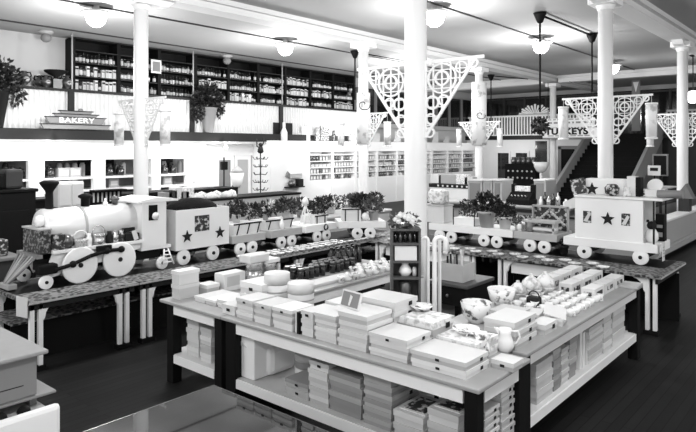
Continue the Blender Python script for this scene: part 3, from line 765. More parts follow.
# counter running across behind the right arm of the train
e = counter('cross_counter', 'long counter with a dark rail running behind the right arm of the train', 'counter', 12.6, 13.2, 4.75, 8.2, 1.0, CARDG, LGREY)
MB().box(-.35, -.331, -1.72, 1.72, .86, .93).build('dark_rail', INK, e)
m = MB()
for j in range(5): m.box(-.31, -.301, -1.6+.66*j, -1.1+.66*j, .3, .8)
m.build('front_panel', PRINTD, e)
# black cash register on it
xq = 12.85; y = px(521.5, xq)
e = E('cash_register', 'black cash register on the counter behind the potted plants', 'cash register', (xq, y, 1.0))
w = .28
MB().bbox(-.2, .2, -w, w, 0, .12, .015).build('drawer_base', BLACK, e)
MB().prism([(-.2, .12), (.18, .12), (.18, .28), (0, .26)], 'y', -w*.92, w*.92).build('body', BLACK, e)
for yy in (-.16, -.08, 0, .08, .16): MB().cyl((-.12, yy, .18), (-.17, yy, .21), .012, seg=6).build('key', CARD, e)
for s in (-1, 1): MB().bbox(.04, .18, s*w*.8-.04, s*w*.8+.04, .26, .44, .01).build('side_post', BLACK, e)
MB().bbox(.06, .17, -w*.7, w*.7, .28, .4, .01).build('display_window', PRINTL, e)
# small goods on the cross counter
for j, (u, h, r, mm, nm) in enumerate(((541, .2, .05, CHINA, 'white bottle'), (545, .3, .045, DGLASS, 'black bottle'), (549, .22, .06, TIN, 'bright tin'), (553, .27, .045, DGLASS, 'dark slim bottle'), (558, .3, .05, TIN, 'tall silver flask'), (566, .17, .06, CHINA, 'white short jar'))):
    xq = 12.85; y = px(u, xq)
    tag(MB().lathe([(r, 0), (r, h*.6), (r*.4, h*.8), (r*.4, h)], seg=12).build('bottle', mm, loc=(xq, y, 1.0)), '%s on the counter right of the cash register' % nm, 'bottle')
y = px(575, 12.8); tag(MB().prism([(-.2, 0), (.2, 0), (.2, .12), (0, .22), (-.2, .12)], 'x', -.12, .12).build('paper_house', CARD, loc=(12.85, y, 1.0)), 'white house shaped carton on the counter left of the caboose', 'carton')
# row of printed counters farther back
for j, (u0, u1) in enumerate(((468, 482), (483, 492), (493, 502), (534, 546))):
    xq = 16.2; ya, yb = px(u1, xq), px(u0, xq); zt = pz(181, xq, (ya+yb)/2)
    lab = 'grey printed counter section far behind the potted plants, %s' % ['leftmost', 'second from the left', 'third from the left', 'right of the cash register'][j]
    e = E('printed_counter', lab, 'counter', (xq, (ya+yb)/2, 0)); h = (yb-ya)/2
    MB().box(.0, .7, -h, h, 0, zt).build('body', LGREY, e); MB().box(-.02, 0, -h+.06, h-.06, .3, zt-.06).build('front_panel', GREYP if j != 1 else CARDG, e)
    MB().box(-.04, .74, -h, h, zt, zt+.04).build('counter_top', CARD, e)
# far counter left of it with a dark edge and goods
xq = 17.5; ya, yb = px(484, xq), px(430, xq); z = pz(184.5, xq, (ya+yb)/2)
e = counter('far_counter', 'white counter with a beaded black edge before the far white shelving', 'counter', xq, xq+.7, ya, yb, z, WHITE, INK, th=.12)
m = MB()
yy = ya+.2
while yy < yb-.2: m.box(-.392, -.378, yy-e.location.y, yy+.06-e.location.y, z-.09, z-.03); yy += .18
m.build('bead_row', CARD, e)
for j, (u, w, h, mm, nm) in enumerate(((436, .16, .3, CARDM, 'pale box'), (442, .14, .24, INK, 'round black canister'), (450, .3, .3, CARDG, 'grey wide box'), (463, .22, .32, PRINTL, 'printed upright box'), (470, .15, .25, CARDM, 'small pale box'), (477, .2, .12, INK, 'flat black box'))):
    y = px(u, xq+.3)
    o = (MB().lathe([(w, 0), (w, h), (w*.8, h+.04)], seg=14) if j == 1 else MB().bbox(-.15, .15, -w, w, 0, h, .01)).build('canister' if j == 1 else 'goods_box', mm, loc=(xq+.35, y, z)); tag(o, '%s on the white counter with the black beaded edge' % nm, 'box')

# ------------------------------------------------------------------ LEFT MIDDLE COUNTERS
e = counter('dark_cabinet', 'tall black cabinet at the left edge behind the locomotive', 'cabinet', 1.9, 4.1, 9.9, 10.6, 1.62, BLACK, BLACK)
for j in range(3): MB().bbox(-1.05+.7*j, -.4+.7*j, -.375, -.352, .3, 1.3, .01).build('door', DGREY if j == 1 else BLACK, e)
for j, (xx, s) in enumerate(((2.9, .2), (3.5, .22), (3.85, .13))):
    tag(MB().bbox(-s, s, -.15, .15, 0, .2+.05*j, .04).build('dark_case', BLACK if j < 2 else DGREY, loc=(xx, 10.2, 1.62)), ['black rounded case on the left of the black cabinet', 'black rounded case in the middle of the black cabinet', 'charcoal box at the right end of the black cabinet'][j], 'case')
e = counter('low_dark_counter', 'low dark counter before the black cabinet at the left edge', 'counter', 1.2, 3.3, 8.45, 9.0, .85, DGREY, GREYP)
rnd = random.Random(4)
for j in range(6):
    x = 1.75+.27*j
    tag(MB().bbox(-.1, .1, -.1, .1, 0, rnd.uniform(.15, .3), .02).build('dark_box', [CARDG, DGREY, PRINTD][j % 3], loc=(x, 8.65, .85)), '%s small box on the low dark counter behind the cowcatcher, %s from the left' % (['grey', 'charcoal', 'patterned'][j % 3], NTH[j]), 'box')
e = counter('serving_counter', 'long black serving counter in front of the white bakery shelving', 'counter', .6, 10.6, 13.0, 13.6, 1.2, BLACK, BLACK)
for j in range(12): MB().box(-4.7+.8*j, -4.1+.8*j, -.31, -.301, .3, 1.0).build('front_panel', DGREY, e)
e = counter('bakery_counter', 'long bakery counter with a black top behind the locomotive boiler', 'counter', 4.7, 11.5, 11.5, 12.2, 1.08, CARDG, BLACK)
bx = 5.15
e = E('bread_box', 'white double door box on the bakery counter above the locomotive', 'box', ((py(58, 11.6)+py(84, 11.6))/2, 11.75, 1.08))
w = (py(84, 11.6)-py(58, 11.6))/2; zt = pz(182, e.location.x, 11.6)-1.08
MB().bbox(-w, w, -.15, .2, .05, zt, .015).build('body', WHITE, e)
for s in (-1, 1): MB().bbox(s*w*.5-w*.46, s*w*.5+w*.46, -.17, -.151, .08, zt-.04, .008).build('door', CARD, e)
MB().box(-w*.9, w*.9, -.1, .15, 0, .05).build('foot', BLACK, e)
xa, xb = py(96, 11.6), py(128, 11.6)
e = E('card_rack', 'long low black rack with white price cards on the bakery counter', 'rack', ((xa+xb)/2, 11.75, 1.08)); w = (xb-xa)/2
MB().box(-w, w, -.12, .12, .0, .04).box(-w, w, .1, .12, .04, .3).box(-w, w, -.12, .12, .3, .33).build('frame', BLACK, e)
for j in range(7): MB().box(-w+.06+j*(2*w-.06)/7, -w+.0+(j+1)*(2*w-.06)/7, .08, .1, .08, .27).build('card', CARD, e)
rnd = random.Random(15)
for j in range(9):
    u = 192+5*j; x = py(u, 11.7)
    if x > 11.3: break
    tag(MB().lathe([(0, 0), (.12, 0), (.13, .03), (.1, .09+.02*(j % 3)), (0, .12+.03*(j % 3))], seg=12).build('pastry', [CARDM, CARD, PRINTL][j % 3], loc=(x, 11.72, 1.08)), '%s loaf on the bakery counter behind the tender, %s from the left' % (['tan', 'pale', 'speckled'][j % 3], NTH[j]), 'loaf')
for j, (u, mm, h) in enumerate(((165, CARDG, .2), (170, DGREY, .24), (176, CARD, .3), (182, GREYP, .2), (187, PRINTL, .28))):
    x = py(u, 11.8); tag(MB().bbox(-.11, .11, -.12, .12, 0, h, .01).build('goods_box', mm, loc=(x, 11.8, 1.08)), 'box on the bakery counter above the tender, %s from the column, %s' % (NTH[j], ['grey', 'charcoal', 'white', 'dull grey', 'speckled'][j]), 'box')
# plants and goods table behind the flat cars
e = counter('plant_table', 'long light table of potted plants behind the flat cars', 'table', 6.4, 11.6, 8.6, 9.4, .82, LGREY, CARDM)
rnd = random.Random(21)
for j in range(11):
    x = 6.7+.46*j; y = 8.85+.12*(j % 2)
    e = E('potted_plant', 'dark leafy potted plant on the table behind the flat cars, %s from the left' % NTH[j], 'plant', (x, y, .82))
    MB().lathe([(.08, 0), (.11, .15), (.12, .16), (.1, .16)], seg=12).build('pot', [CLAY, CARD, TIN][j % 3], e)
    m = MB().leaves((0, 0, .25), (.19, .2, .13), 210, .075, rnd=rnd); m.build('foliage', LEAF if j % 4 else LEAFM, e)
    if j in (3, 7):
        MB().leaves((0, -.1, .3), (.14, .1, .08), 50, .08, rnd=rnd).build('blossom', PETAL, e)

# ================================================================== TRAIN TABLES AND TRAIN
def train_table(lab, x0, x1, y0, y1, legs, apron=None):
    e = E('train_table', lab, 'table', (x0, y0, 0)); L, W = x1-x0, y1-y0
    MB().bbox(0, L, 0, W, .685, .72, .006).build('table_top', CLOTH, e)
    MB().box(.0, L, -.004, -.0005, .69, .71).build('edge_strip', LGREY, e)
    for a in (.04, W-.07): MB().box(.03, L-.03, a, a+.03, .62, .685).build('under_rail', DWOOD, e)
    if legs[0][2] == 'x':
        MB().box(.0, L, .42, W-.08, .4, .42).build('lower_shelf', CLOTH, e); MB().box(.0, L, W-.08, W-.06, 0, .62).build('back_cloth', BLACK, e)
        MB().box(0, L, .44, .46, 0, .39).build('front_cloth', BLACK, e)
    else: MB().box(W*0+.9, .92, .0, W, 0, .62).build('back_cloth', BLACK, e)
    for (lx, ly, ax, dr) in legs:
        m = MB()
        for s in (0, .085):
            if ax == 'x': m.bbox(lx+s, lx+s+.045, ly, ly+.05, .05, .685, .005)
            else: m.bbox(lx, lx+.05, ly+s, ly+s+.045, .05, .685, .005)
        pts = [(0, .685), (.16, .685)] + [(.16-.14*math.sin(R(a)), .545+.14*math.cos(R(a))-.015) for a in range(10, 91, 20)] + [(0, .5)]
        if ax == 'x': m.prism([(lx+.065+dr*(.065+a), b) for a, b in pts], 'y', ly+.005, ly+.045)
        else: m.prism([(ly+.065+dr*(.065+a), b) for a, b in pts], 'x', lx+.005, lx+.045)
        l = m.build('leg', WHITE, e)
        (MB().box(lx-.02, lx+.15, ly-.02, ly+.07, 0, .05) if ax == 'x' else MB().box(lx-.02, lx+.07, ly-.02, ly+.15, 0, .05)).build('foot', BLACK, l)
    if apron: MB().box(*apron, .5, .655).build('apron', WHITE, e)
    return e
TZ = .72
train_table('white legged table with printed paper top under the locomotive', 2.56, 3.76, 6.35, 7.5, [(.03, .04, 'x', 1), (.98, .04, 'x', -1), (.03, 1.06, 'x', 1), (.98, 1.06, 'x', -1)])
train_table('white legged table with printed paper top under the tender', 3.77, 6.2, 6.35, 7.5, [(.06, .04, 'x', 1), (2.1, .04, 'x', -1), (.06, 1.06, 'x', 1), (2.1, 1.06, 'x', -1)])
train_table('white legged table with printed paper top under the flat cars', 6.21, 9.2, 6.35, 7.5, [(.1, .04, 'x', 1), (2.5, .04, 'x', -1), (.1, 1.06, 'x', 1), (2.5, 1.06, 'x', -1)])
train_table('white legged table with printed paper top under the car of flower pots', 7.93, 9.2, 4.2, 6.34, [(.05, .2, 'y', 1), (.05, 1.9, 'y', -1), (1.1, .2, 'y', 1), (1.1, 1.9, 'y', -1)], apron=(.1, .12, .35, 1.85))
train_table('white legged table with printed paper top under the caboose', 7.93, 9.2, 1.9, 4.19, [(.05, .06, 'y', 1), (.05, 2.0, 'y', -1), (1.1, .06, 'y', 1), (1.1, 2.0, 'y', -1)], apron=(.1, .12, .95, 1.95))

e = E('track_and_shadow', 'black strip for toy track and train shadow, left train tables', 'track', (2.6, 6.8, TZ))
MB().box(0, 6.5, -.02, .66, 0, .0008).build('bed_and_shadow', BLACK, e)  # black strip paints the train's shadow together with the track bed
e = E('track_and_shadow', 'black strip for toy track and train shadow, right train tables', 'track', (8.55, 2.0, TZ))
MB().box(-.02, .62, 0, 4.3, 0, .0008).build('bed_and_shadow', BLACK, e)  # same bed with painted shadow below the right arm
YR = Matrix.Rotation(R(90), 4, 'Y')     # z -> x
XR = Matrix.Rotation(R(90), 4, 'X')     # z -> -y
def wheel(par, x, y, r, t=.035, hub=INK, spare=0):
    o = MB().lathe([(0, 0), (r*.93, 0), (r, .006), (r, t), (r*.93, t+.003), (0, t+.003)], (x, y, r+.001), 28, M=XR).build('wheel', WHITE, par)
    hr = max(.014, r*.13) if r > .12 else r*.24
    MB().lathe([(0, -.008), (hr, -.004), (hr, t+.014), (0, t+.016)], (x, y, r+.001), 12, M=XR).build('hub', hub, o)
    return o
# ---- locomotive
lx = 2.5
LO = E('locomotive', 'white toy steam locomotive with silver boiler on the left train table', 'toy locomotive', (lx, 7.1, TZ))
B = lambda x: x - lx
bm = MB().lathe([(0, 0), (.2, 0), (.22, .03), (.22, 1.1)], (B(2.99), .03, .62), 30, M=YR)
o = bm.build('boiler', SILVER, LO)
MB().lathe([(.226, 0), (.226, .03)], (B(3.42), .03, .62), 30, M=YR).build('boiler_band', LGREY, o)

MB().bbox(B(2.88), B(2.995), -.26, .2, .37, .63, .01).build('smokebox_front', PRINTK, LO)
MB().bbox(B(2.87), B(3.0), -.27, .21, .63, .65, .004).build('smokebox_ledge', CARDG, LO)
MB().bbox(B(2.999), B(4.1), -.3, .3, .365, .405, .006).build('running_board', WHITE, LO)
sk = [(B(3.02), .365), (B(4.1), .365), (B(4.1), .29)] + [(B(4.03)-.0, .27)] + [(B(3.0), .25)]
MB().prism([(B(3.02), .37), (B(4.1), .37), (B(4.1), .3), (B(3.7), .2), (B(3.3), .18), (B(3.0), .1), (B(2.96), .2)], 'y', -.235, -.215).build('side_skirt', WHITE, LO)
MB().prism([(B(3.02), .37), (B(4.1), .37), (B(4.1), .3), (B(3.7), .2), (B(3.3), .18), (B(3.0), .1), (B(2.96), .2)], 'y', .215, .235).build('side_skirt', WHITE, LO)
MB().box(B(2.98), B(4.4), -.18, .18, .14, .3).build('under_frame', BLACK, LO)
for s, yy in ((1, -.27), (-1, .305)):
    for xx in (3.3, 3.78): wheel(LO, B(xx), yy, .205)
for yy in (-.28, .3): 
    wheel(LO, B(2.92), yy, .075)
hl = MB().lathe([(0, -.02), (.06, 0), (.07, .03), (.06, .07), (0, .09)], (B(2.92), -.06, .715), 16, M=YR).build('headlamp', WHITE, LO)
MB().box(B(2.93), B(2.97), -.09, -.03, .651, .68).build('lamp_bracket', GREYP, hl)
# stack, dome
MB().lathe([(.06, 0), (.045, .02), (.04, .2), (.045, .22), (.1, .3), (.105, .32), (.07, .34), (.07, .33)], (B(3.1), .03, .82), 18).build('smokestack', BLACK, LO)
MB().lathe([(.05, 0), (.05, .1), (.08, .12), (.08, .14), (.04, .16), (0, .17)], (B(3.52), .03, .825), 14).build('steam_dome', BLACK, LO)
m = MB().lathe([(.03, 0), (.035, .05), (.06, .07), (.05, .1), (.015, .11), (0, .115)], (B(3.88), .0, .83), 12); m.build('bell', DTIN, LO)
MB().lathe([(.03, 0), (.03, .05), (.012, .07), (.012, .1)], (B(3.74), -.03, .82), 10).build('whistle', WHITE, LO)
# rods and cylinder
MB().bbox(B(2.84), B(3.04), -.34, -.2, .16, .27, .02).build('cylinder_block', BLACK, LO)
P = [(B(3.0), -.335, .2), (B(3.2), -.335, .235), (B(3.4), -.335, .3), (B(3.6), -.335, .335), (B(3.78), -.335, .33)]
m = MB()
for a, b in zip(P, P[1:]): m.cyl(a, b, .022, seg=8)
for p in P[1::2]: m.ball(p, .04, seg=10)
m.ball(P[-1], .04); m.build('connecting_rod', BLACK, LO)
MB().bbox(B(3.48), B(3.66), -.345, -.3, .31, .4, .01).build('valve_gear', BLACK, LO)
# cowcatcher
m = None
MB().bbox(B(2.6), B(2.7), -.12, .12, .01, .07, .01).build('cowcatcher_base', CARDG, LO)
for j in range(7):
    y = -.27+.09*j
    MB().cyl((B(2.86), y*.85, .36), (B(2.63), y*.22, .07), .013, seg=6).build('cowcatcher_bar', [GREYP, LGREY, CARDG][j % 3], LO)
MB().box(B(2.84), B(2.9), -.27, .27, .33, .37).build('bumper_beam', GREYP, LO)
# cab
cab = MB()
cab.box(B(4.08), B(4.42), -.285, -.26, .3, .87).box(B(4.08), B(4.42), .26, .285, .3, .87).box(B(4.08), B(4.11), -.26, .26, .3, .87)
co = cab.build('cab', WHITE, LO)
MB().box(B(4.17), B(4.29), -.293, -.285, .63, .82).build('cab_window', BLACK, co)
MB().lathe([(0, 0), (.045, 0), (.05, .006), (0, .008)], (B(4.26), -.292, .68), 12, M=XR).build('window_ornament', CHINA, co)
MB().prism([(B(4.02), .855), (B(4.58), .855), (B(4.57), .88), (B(4.28), .915), (B(4.03), .88)], 'y', -.31, .31).build('cab_roof', WHITE, LO)
MB().box(B(4.08), B(4.5), -.27, .27, .26, .3).build('cab_floor', WHITE, LO)
m = MB()
for s in (0, .1): m.cyl((B(4.36)+s*.55, -.33, .26), (B(4.33)+s*1.5, -.36, .06), .01, seg=6)
for j in range(4): m.cyl((B(4.36)-.006*j, -.335-.007*j, .23-.045*j), (B(4.425)+.01*j, -.335-.007*j, .23-.045*j), .008, seg=6)
m.build('ladder', WHITE, LO)
wheel(LO, B(4.36), -.26, .08); wheel(LO, B(4.36), .29, .08)
# price tag on the cowcatcher
tg = E('price_tag', 'blank pale card hanging off the table end below the cowcatcher', 'tag', (2.548, 6.46, .56))
MB().box(-.012, -.008, -.09, .09, 0, .2).build('card', CARD, tg, rot=(0, 0, R(12)))
MB().cyl((-.01, 0, .195), (.06, 0, .166), .003, seg=4).build('string', LGREY, tg)
# goods on the running board
def onboard(x, name, mbf, m, lab, cat, y=6.86, z=TZ+.406):
    o = mbf.build(name, m, loc=(x, y, z)); return tag(o, lab, cat)
onboard(3.06, 'pattern_box', MB().bbox(-.05, .07, -.06, .04, 0, .17, .006), PRINTD, 'patterned dark box at the front corner of the locomotive running board', 'box', 6.86)
onboard(3.17, 'toy_globe', MB().ball((0, 0, .08), .08), DTIN, 'dark round ball on the running board under the smokestack', 'ball', 6.87)
wb = E('wicker_basket', 'white wicker basket with round handle on the running board', 'basket', (3.33, 6.87, TZ+.406))
MB().lathe([(.06, 0), (.085, .07), (.09, .08), (.08, .08), (.06, .01)], seg=16).build('bowl', WICK, wb)
MB().tube([(.09*math.cos(R(a)), -.01, .08+.1*math.sin(R(a))) for a in range(0, 181, 15)], .008, 6).build('handle', WHITE, wb)
wb2 = E('tin_pail', 'bright ribbed pail with wire handle mid running board', 'pail', (3.55, 6.87, TZ+.406))
MB().lathe([(.065, 0), (.075, .05), (.07, .055), (.075, .1), (.08, .13), (.075, .13)], seg=16).build('body', TIN, wb2)
MB().tube([(.078*math.cos(R(a)), 0, .13+.09*math.sin(R(a))) for a in range(0, 181, 15)], .005, 5).build('handle', TIN, wb2)
for j, (x, s, mm, nm) in enumerate(((3.2, .03, INK, 'black jar'), (3.23, .03, PRINTD, 'dark mottled jar'), (3.43, .035, CHINA, 'small white jar'), (3.68, .04, INK, 'black bottle'), (3.75, .045, TIN, 'shiny tin'), (3.83, .04, PRINTD, 'dark mottled tin'))):
    onboard(x, 'jar', MB().lathe([(s, 0), (s*1.05, .08), (s*.6, .11), (s*.65, .14)], seg=12), mm, '%s on the locomotive running board, %s from the front' % (nm, NTH[j]), 'jar')
tl = E('open_toy_case', 'open black toy case with white card at the cab end of the running board', 'case', (3.97, 6.87, TZ+.406))
MB().box(-.11, .07, -.06, .08, 0, .09).prism([(-.1, .09), (.08, .11), (.06, .2), (-.1, .17)], 'y', .05, .07).build('case', INK, tl)
MB().box(.0, .06, -.07, -.064, .0, .12).build('card', CARD, tl, rot=(0, R(-18), 0))
# ---- tender
TX0, TX1 = 4.56, 5.42
TE = E('tender', 'white coal tender with two stars behind the locomotive cab', 'toy tender', (TX0, 7.1, TZ)); L = TX1-TX0
MB().box(0, L, -.285, -.26, .2, .72).box(0, L, .26, .285, .2, .72).box(0, .02, -.26, .26, .2, .72).box(L-.02, L, -.26, .26, .2, .72).box(.02, L-.02, -.26, .26, .2, .24).build('box_body', WHITE, TE)
m = MB(); m.lathe([(0, .5), (.52, .66), (.5, .72), (.4, .78), (.2, .83), (0, .84)], (0, 0, 0), 20); 
co = m.build('coal', COAL, TE); co.location = (L*.5, 0, .01); co.scale = (.8, .46, 1)
pw = MB().box(.29, .52, -.292, -.285, .42, .63).build('goods_window', PRINTD, TE)
for cx in (.17, .7): MB().prism(star(.085, cx, .37), 'y', -.294, -.285).build('star', INK, TE)
for xx in (.13, .6):
    wheel(TE, xx, -.24, .1); wheel(TE, xx, .28, .1)
MB().box(.02, L-.02, -.2, .2, .14, .2).build('under_frame', BLACK, TE)
# ---- flat cars
def flatcar(label, x, y, L, rz=0, deckm=WHITE, trucks=(0,), hz=.29, name='flat_car'):
    e = E(name, label, 'toy railway car', (x, y, TZ), rz)
    MB().bbox(-L/2, L/2, -.29, .29, .18, hz, .006).build('deck', deckm, e)
    for t in trucks:
        for s in (-1, 1):
            for yy in (-.25, .28): wheel(e, t+s*.11, yy, .096)
        MB().box(t-.16, t+.16, -.2, .2, .08, .18).build('truck_frame', BLACK, e)
    MB().cyl((L/2, 0, .2), (L/2+.05, 0, .2), .015, seg=6).build('coupler', INK, e)
    return e
YC = 7.1; DZ = TZ+.291
flatcar('grey flat car coupled just behind the tender', (5.47+6.1)/2, YC, .62, deckm=LGREY, trucks=(-.05,))
flatcar('second grey flat car carrying a white bottle', (6.2+6.86)/2, YC, .66, deckm=LGREY, trucks=(.0,))
flatcar('white flat car with a round wreath mark on its side', (6.93+7.68)/2, YC, .75, trucks=(.02,))
flatcar('white flat car turned at the corner, left of the nearest column', 8.2, 6.74, .8, R(-41), trucks=(.02,))
# flat car loads
def car_crate(lab, x0, x1, y0, y1, h, bars=3, z=DZ, slant=.05):
    e = E('crate', lab, 'crate', ((x0+x1)/2, (y0+y1)/2, z)); a, b = (x1-x0)/2, (y1-y0)/2
    MB().box(-a, a, -b, b, 0, h).build('body', CARD, e)
    for j in range(bars):
        x = -a+.05+(2*a-.1)*j/(bars-1); MB().prism([(x-.008, .0), (x+.008, 0), (x+.008+slant, h), (x-.008+slant, h)], 'y', -b-.01, -b-.001).build('batten', INK, e)
    MB().box(-a-.01, a+.03, -b-.012, -b-.0105, h-.01, h+.012).build('top_batten', INK, e)
    return e
car_crate('white crate with slanted dark battens on the first flat car', 5.54, 6.02, 6.86, 7.25, .15)
car_crate('long white crate with a dark rim on the second flat car', 6.22, 6.78, 6.95, 7.3, .13, 2)
tag(MB().lathe([(.035, 0), (.04, .09), (.02, .13), (.018, .18), (.022, .185)], seg=12).build('white_bottle', CHINA, loc=(6.48, 6.87, DZ)), 'white slim bottle at the front edge of the second flat car', 'bottle')
rnd = random.Random(33)
def plant(x, y, z, lab, s=1., fs=1., potm=CLAY, fol=LEAF, n=150, pot=True, cat='plant', blossom=None, ph=.16):
    e = E('potted_plant', lab, cat, (x, y, z)); s *= .8
    if pot:
        MB().lathe([(.075*s, 0), (.1*s, ph*s), (.11*s, ph*s), (.11*s, (ph+.025)*s), (.09*s, (ph+.025)*s), (.09*s, ph*s*.8), (0, ph*s*.8)], seg=16).build('pot', potm, e)
    MB().leaves((0, 0, ph*s+.13*s*fs), (.19*s*fs, .18*s*fs, .14*s*fs), int(n*1.5), .075*s*fs, rnd=rnd).build('foliage', fol, e)
    if blossom: MB().leaves((0, -.05*s, (ph+.24)*s), (.14*s, .1*s, .12*s), 45, .09*s, rnd=rnd).build('blossom', blossom, e)
    return e
DC = DZ+.16
plant(5.75, 7.06, DZ+.151, 'dark bushy plant in the crate on the first flat car', .8, 1.2, CARD)
plant(6.72, 7.05, DZ+.131, 'dark bushy plant right of the white bottle on the second flat car', .85, 1.1, CARDM)
plant(6.35, 7.1, DZ+.131, 'dark plant at the left of the second flat car', .6, 1.2, CLAY, blossom=PETAL)
# A-frame stand and car 3 load
def aframe(x, y, z, h, lab):
    e = E('plant_stand', lab, 'stand', (x, y, z))
    for a, b in ((-.09, -.06), (.09, -.06), (-.06, .07), (.06, .07)): MB().cyl((a, b, 0), (0, 0, h), .009, seg=6).build('leg', WHITE, e)
    MB().lathe([(.02, h-.03), (.06, h), (.05, h+.06), (.02, h+.1), (0, h+.1)], seg=12).build('top_ball', CHINA, e)
aframe(7.12, 7.0, DZ, .34, 'white three cornered stand on the left of the white wreath flat car')
car_crate('low white crate on the white wreath flat car', 7.26, 7.55, 6.92, 7.25, .12, 2, slant=.0)
wr = []
tag(MB().tube([(.045*math.cos(R(a)), 0, .045*math.sin(R(a))) for a in range(0, 360, 30)], .012, 6, closed=True).build('wreath', PRINTD, loc=(7.4, 6.797, TZ+.235)), 'small round wreath hung on the side of the white flat car', 'wreath')
plant(7.62, 7.15, DZ, 'dark plant behind the low white crate', .9, 1., CARD)
# corner car load
def cp(dx, dy):
    c, s = math.cos(R(-41)), math.sin(R(-41)); return 8.2+c*dx-s*dy, 6.74+s*dx+c*dy
x, y = cp(-.17, -.08); cr = car_crate('tall white crate on the corner flat car', x-.16, x+.16, y-.1, y+.1, .2, 2, slant=0); cr.rotation_euler = (0, 0, R(-41))
x, y = cp(.07, -.16); tag(MB().ball((0, 0, .07), .07).build('pale_ball', CHINA, loc=(x, y, DZ)), 'small pale ball beside the tall white crate on the corner flat car', 'ball')
x, y = cp(.23, -.1); plant(x, y, DZ, 'big leafy plant in a grey pot on the corner flat car', 1.2, .85, CLAY, LEAFM, 190)
x, y = cp(.06, .2); plant(x, y, DZ, 'dark tall plant behind the big leafy one on the corner flat car', 1.3, .9, DGREY, LEAF, 180)
# ---- right arm
XR_ = 8.88; RZ = R(-90)
def ry(u, x=8.6): return px(u, x)
ya, yb = ry(429), ry(513)
flatcar('long white flat car carrying flower pots', XR_, (ya+yb)/2, ya-yb, RZ, trucks=(-.43, .37))
ya2, yb2 = ry(514), ry(557)
e6 = flatcar('grey flat car with a stepped bench ahead of the caboose', XR_, (ya2+yb2)/2, ya2-yb2, RZ, deckm=LGREY, trucks=(.03,))
# pots on the long car
def onr(u, x=8.8): return x, px(u, x)
x, y = onr(438); e = E('white_crate', 'square white planked crate right of the nearest column', 'crate', (x+.02, y, DZ))
MB().bbox(-.14, .14, -.19, .19, 0, .27, .006).build('body', CARD, e); MB().box(-.15, .15, -.2, .2, .27, .3).build('rim', CARDG, e)
tag(MB().bbox(-.12, .12, -.16, .16, 0, .24, .06).build('white_bundle', PRINTL, loc=(x+.02, y, DZ+.301)), 'white wrapped bundle on top of the square planked crate', 'bundle')
x, y = onr(467, 8.75); e = E('open_tray', 'low white tray with dark corner posts holding a dark plant', 'tray', (x, y, DZ))
MB().bbox(-.1, .12, -.19, .19, 0, .12, .005).build('body', WHITE, e)
for a in (-.19, .19): MB().box(-.11, -.1, a-.006, a+.006, 0, .26).build('post', INK, e)
plant(x+.02, y, DZ+.121, 'dark plant with a white ribbon in the low tray', .8, pot=False, blossom=None, n=120)
x, y = onr(487, 8.72); plant(x, y, DZ, 'large dark plant in a ribbed grey pot on the long flat car', 1.7, .8, LGREY, LEAF, 210)
x, y = onr(505, 8.72); plant(x, y, DZ, 'smaller leafy plant in a white pot on the long flat car', 1.25, .8, CARD, LEAF, 170)
x, y = onr(517, 8.74); plant(x, y, DZ, 'tiny plant in a white cup at the right end of the long flat car', .5, 1., CHINA, LEAFM, 60)
# stepped bench on the grey car
yc = (px(527, 8.75)+px(559, 8.75))/2
e = E('stepped_bench', 'pale two step bench standing on the grey flat car', 'bench', (8.78, yc, DZ)); w = .24
MB().bbox(-.16, .06, -w, w, .14, .18, .005).build('upper_board', LGREY, e)
MB().bbox(-.12, .02, -w*.9, w*.9, .03, .07, .005).build('lower_board', CARDM, e)
for s in (-1, 1): MB().box(-.12, .04, s*w*.8-.015, s*w*.8+.015, 0, .14).build('support', LGREY, e)
yb_ = yc
e = E('arch_display', 'dark frame with a beaded gable shape above the stepped bench', 'display', (9.03, yb_, DZ))
m = MB()
for s in (-1, 1): m.box(-.02, .02, s*.27-.012, s*.27+.012, 0, .36)
m.box(-.02, .02, -.28, .28, .34, .37); m.build('frame', CARDG, e)
MB().box(.03, .05, -.27, .27, .0, .34).build('back_panel', PRINTD, e)
for s in (-1, 1):
    pts = [(-.03, s*.22, .16), (-.03, 0, .33)]
    m = MB()
    for j in range(9): t = j/8; m.ball((-.03, s*.22*(1-t), .1+.2*t), .022, seg=8)
    m.build('bead_garland', CARDM, e)
for j, (u, mm, h) in enumerate(((524, TIN, .17), (530, CARDG, .2), (520, CHINA, .1))):
    x, y = onr(u, 8.66); tag(MB().lathe([(.04, 0), (.045, h*.7), (.03, h)], seg=12).build('pot', mm, loc=(x, y, DZ)), '%s beside the stepped bench' % ['tin cup', 'grey slim pot', 'white little cup'][j], 'pot')
x, y = onr(564, 8.75); plant(x, y, TZ, 'dark spiky plant squeezed between the bench and the caboose', .8, .8, DGREY, LEAF, 110)
# ---- caboose
cy0, cy1 = px(575, 8.58), px(643, 8.58)
CB = E('caboose', 'white toy caboose with a star and two windows on the right train table', 'toy caboose', (XR_, (cy0+cy1)/2, TZ), RZ)
h = (cy0-cy1)/2
m = MB().box(-h, h, -.3, -.275, .285, .86).box(-h, h, .275, .3, .285, .86).box(-h, -h+.02, -.275, .275, .285, .86).box(h-.16, h-.14, -.275, .275, .285, .86)
m.build('body', WHITE, CB)
MB().bbox(-h-.01, h+.24, -.32, .32, .845, .875, .008).build('roof', WHITE, CB)
dl = ry(563, 8.56); 
MB().bbox(-h-.16, h+.18, -.32, .32, .17, .285, .006).build('deck', WHITE, CB)
for xx in (-h*.5-.09, h*.62+.14):
    for yy in (-.28, .3): wheel(CB, xx, yy, .1)
    MB().box(xx-.05, xx+.05, -.24, .24, .08, .2).build('truck_frame', BLACK, CB)
MB().prism(star(.095, .0, .57), 'y', -.31, -.3).build('star', INK, CB)
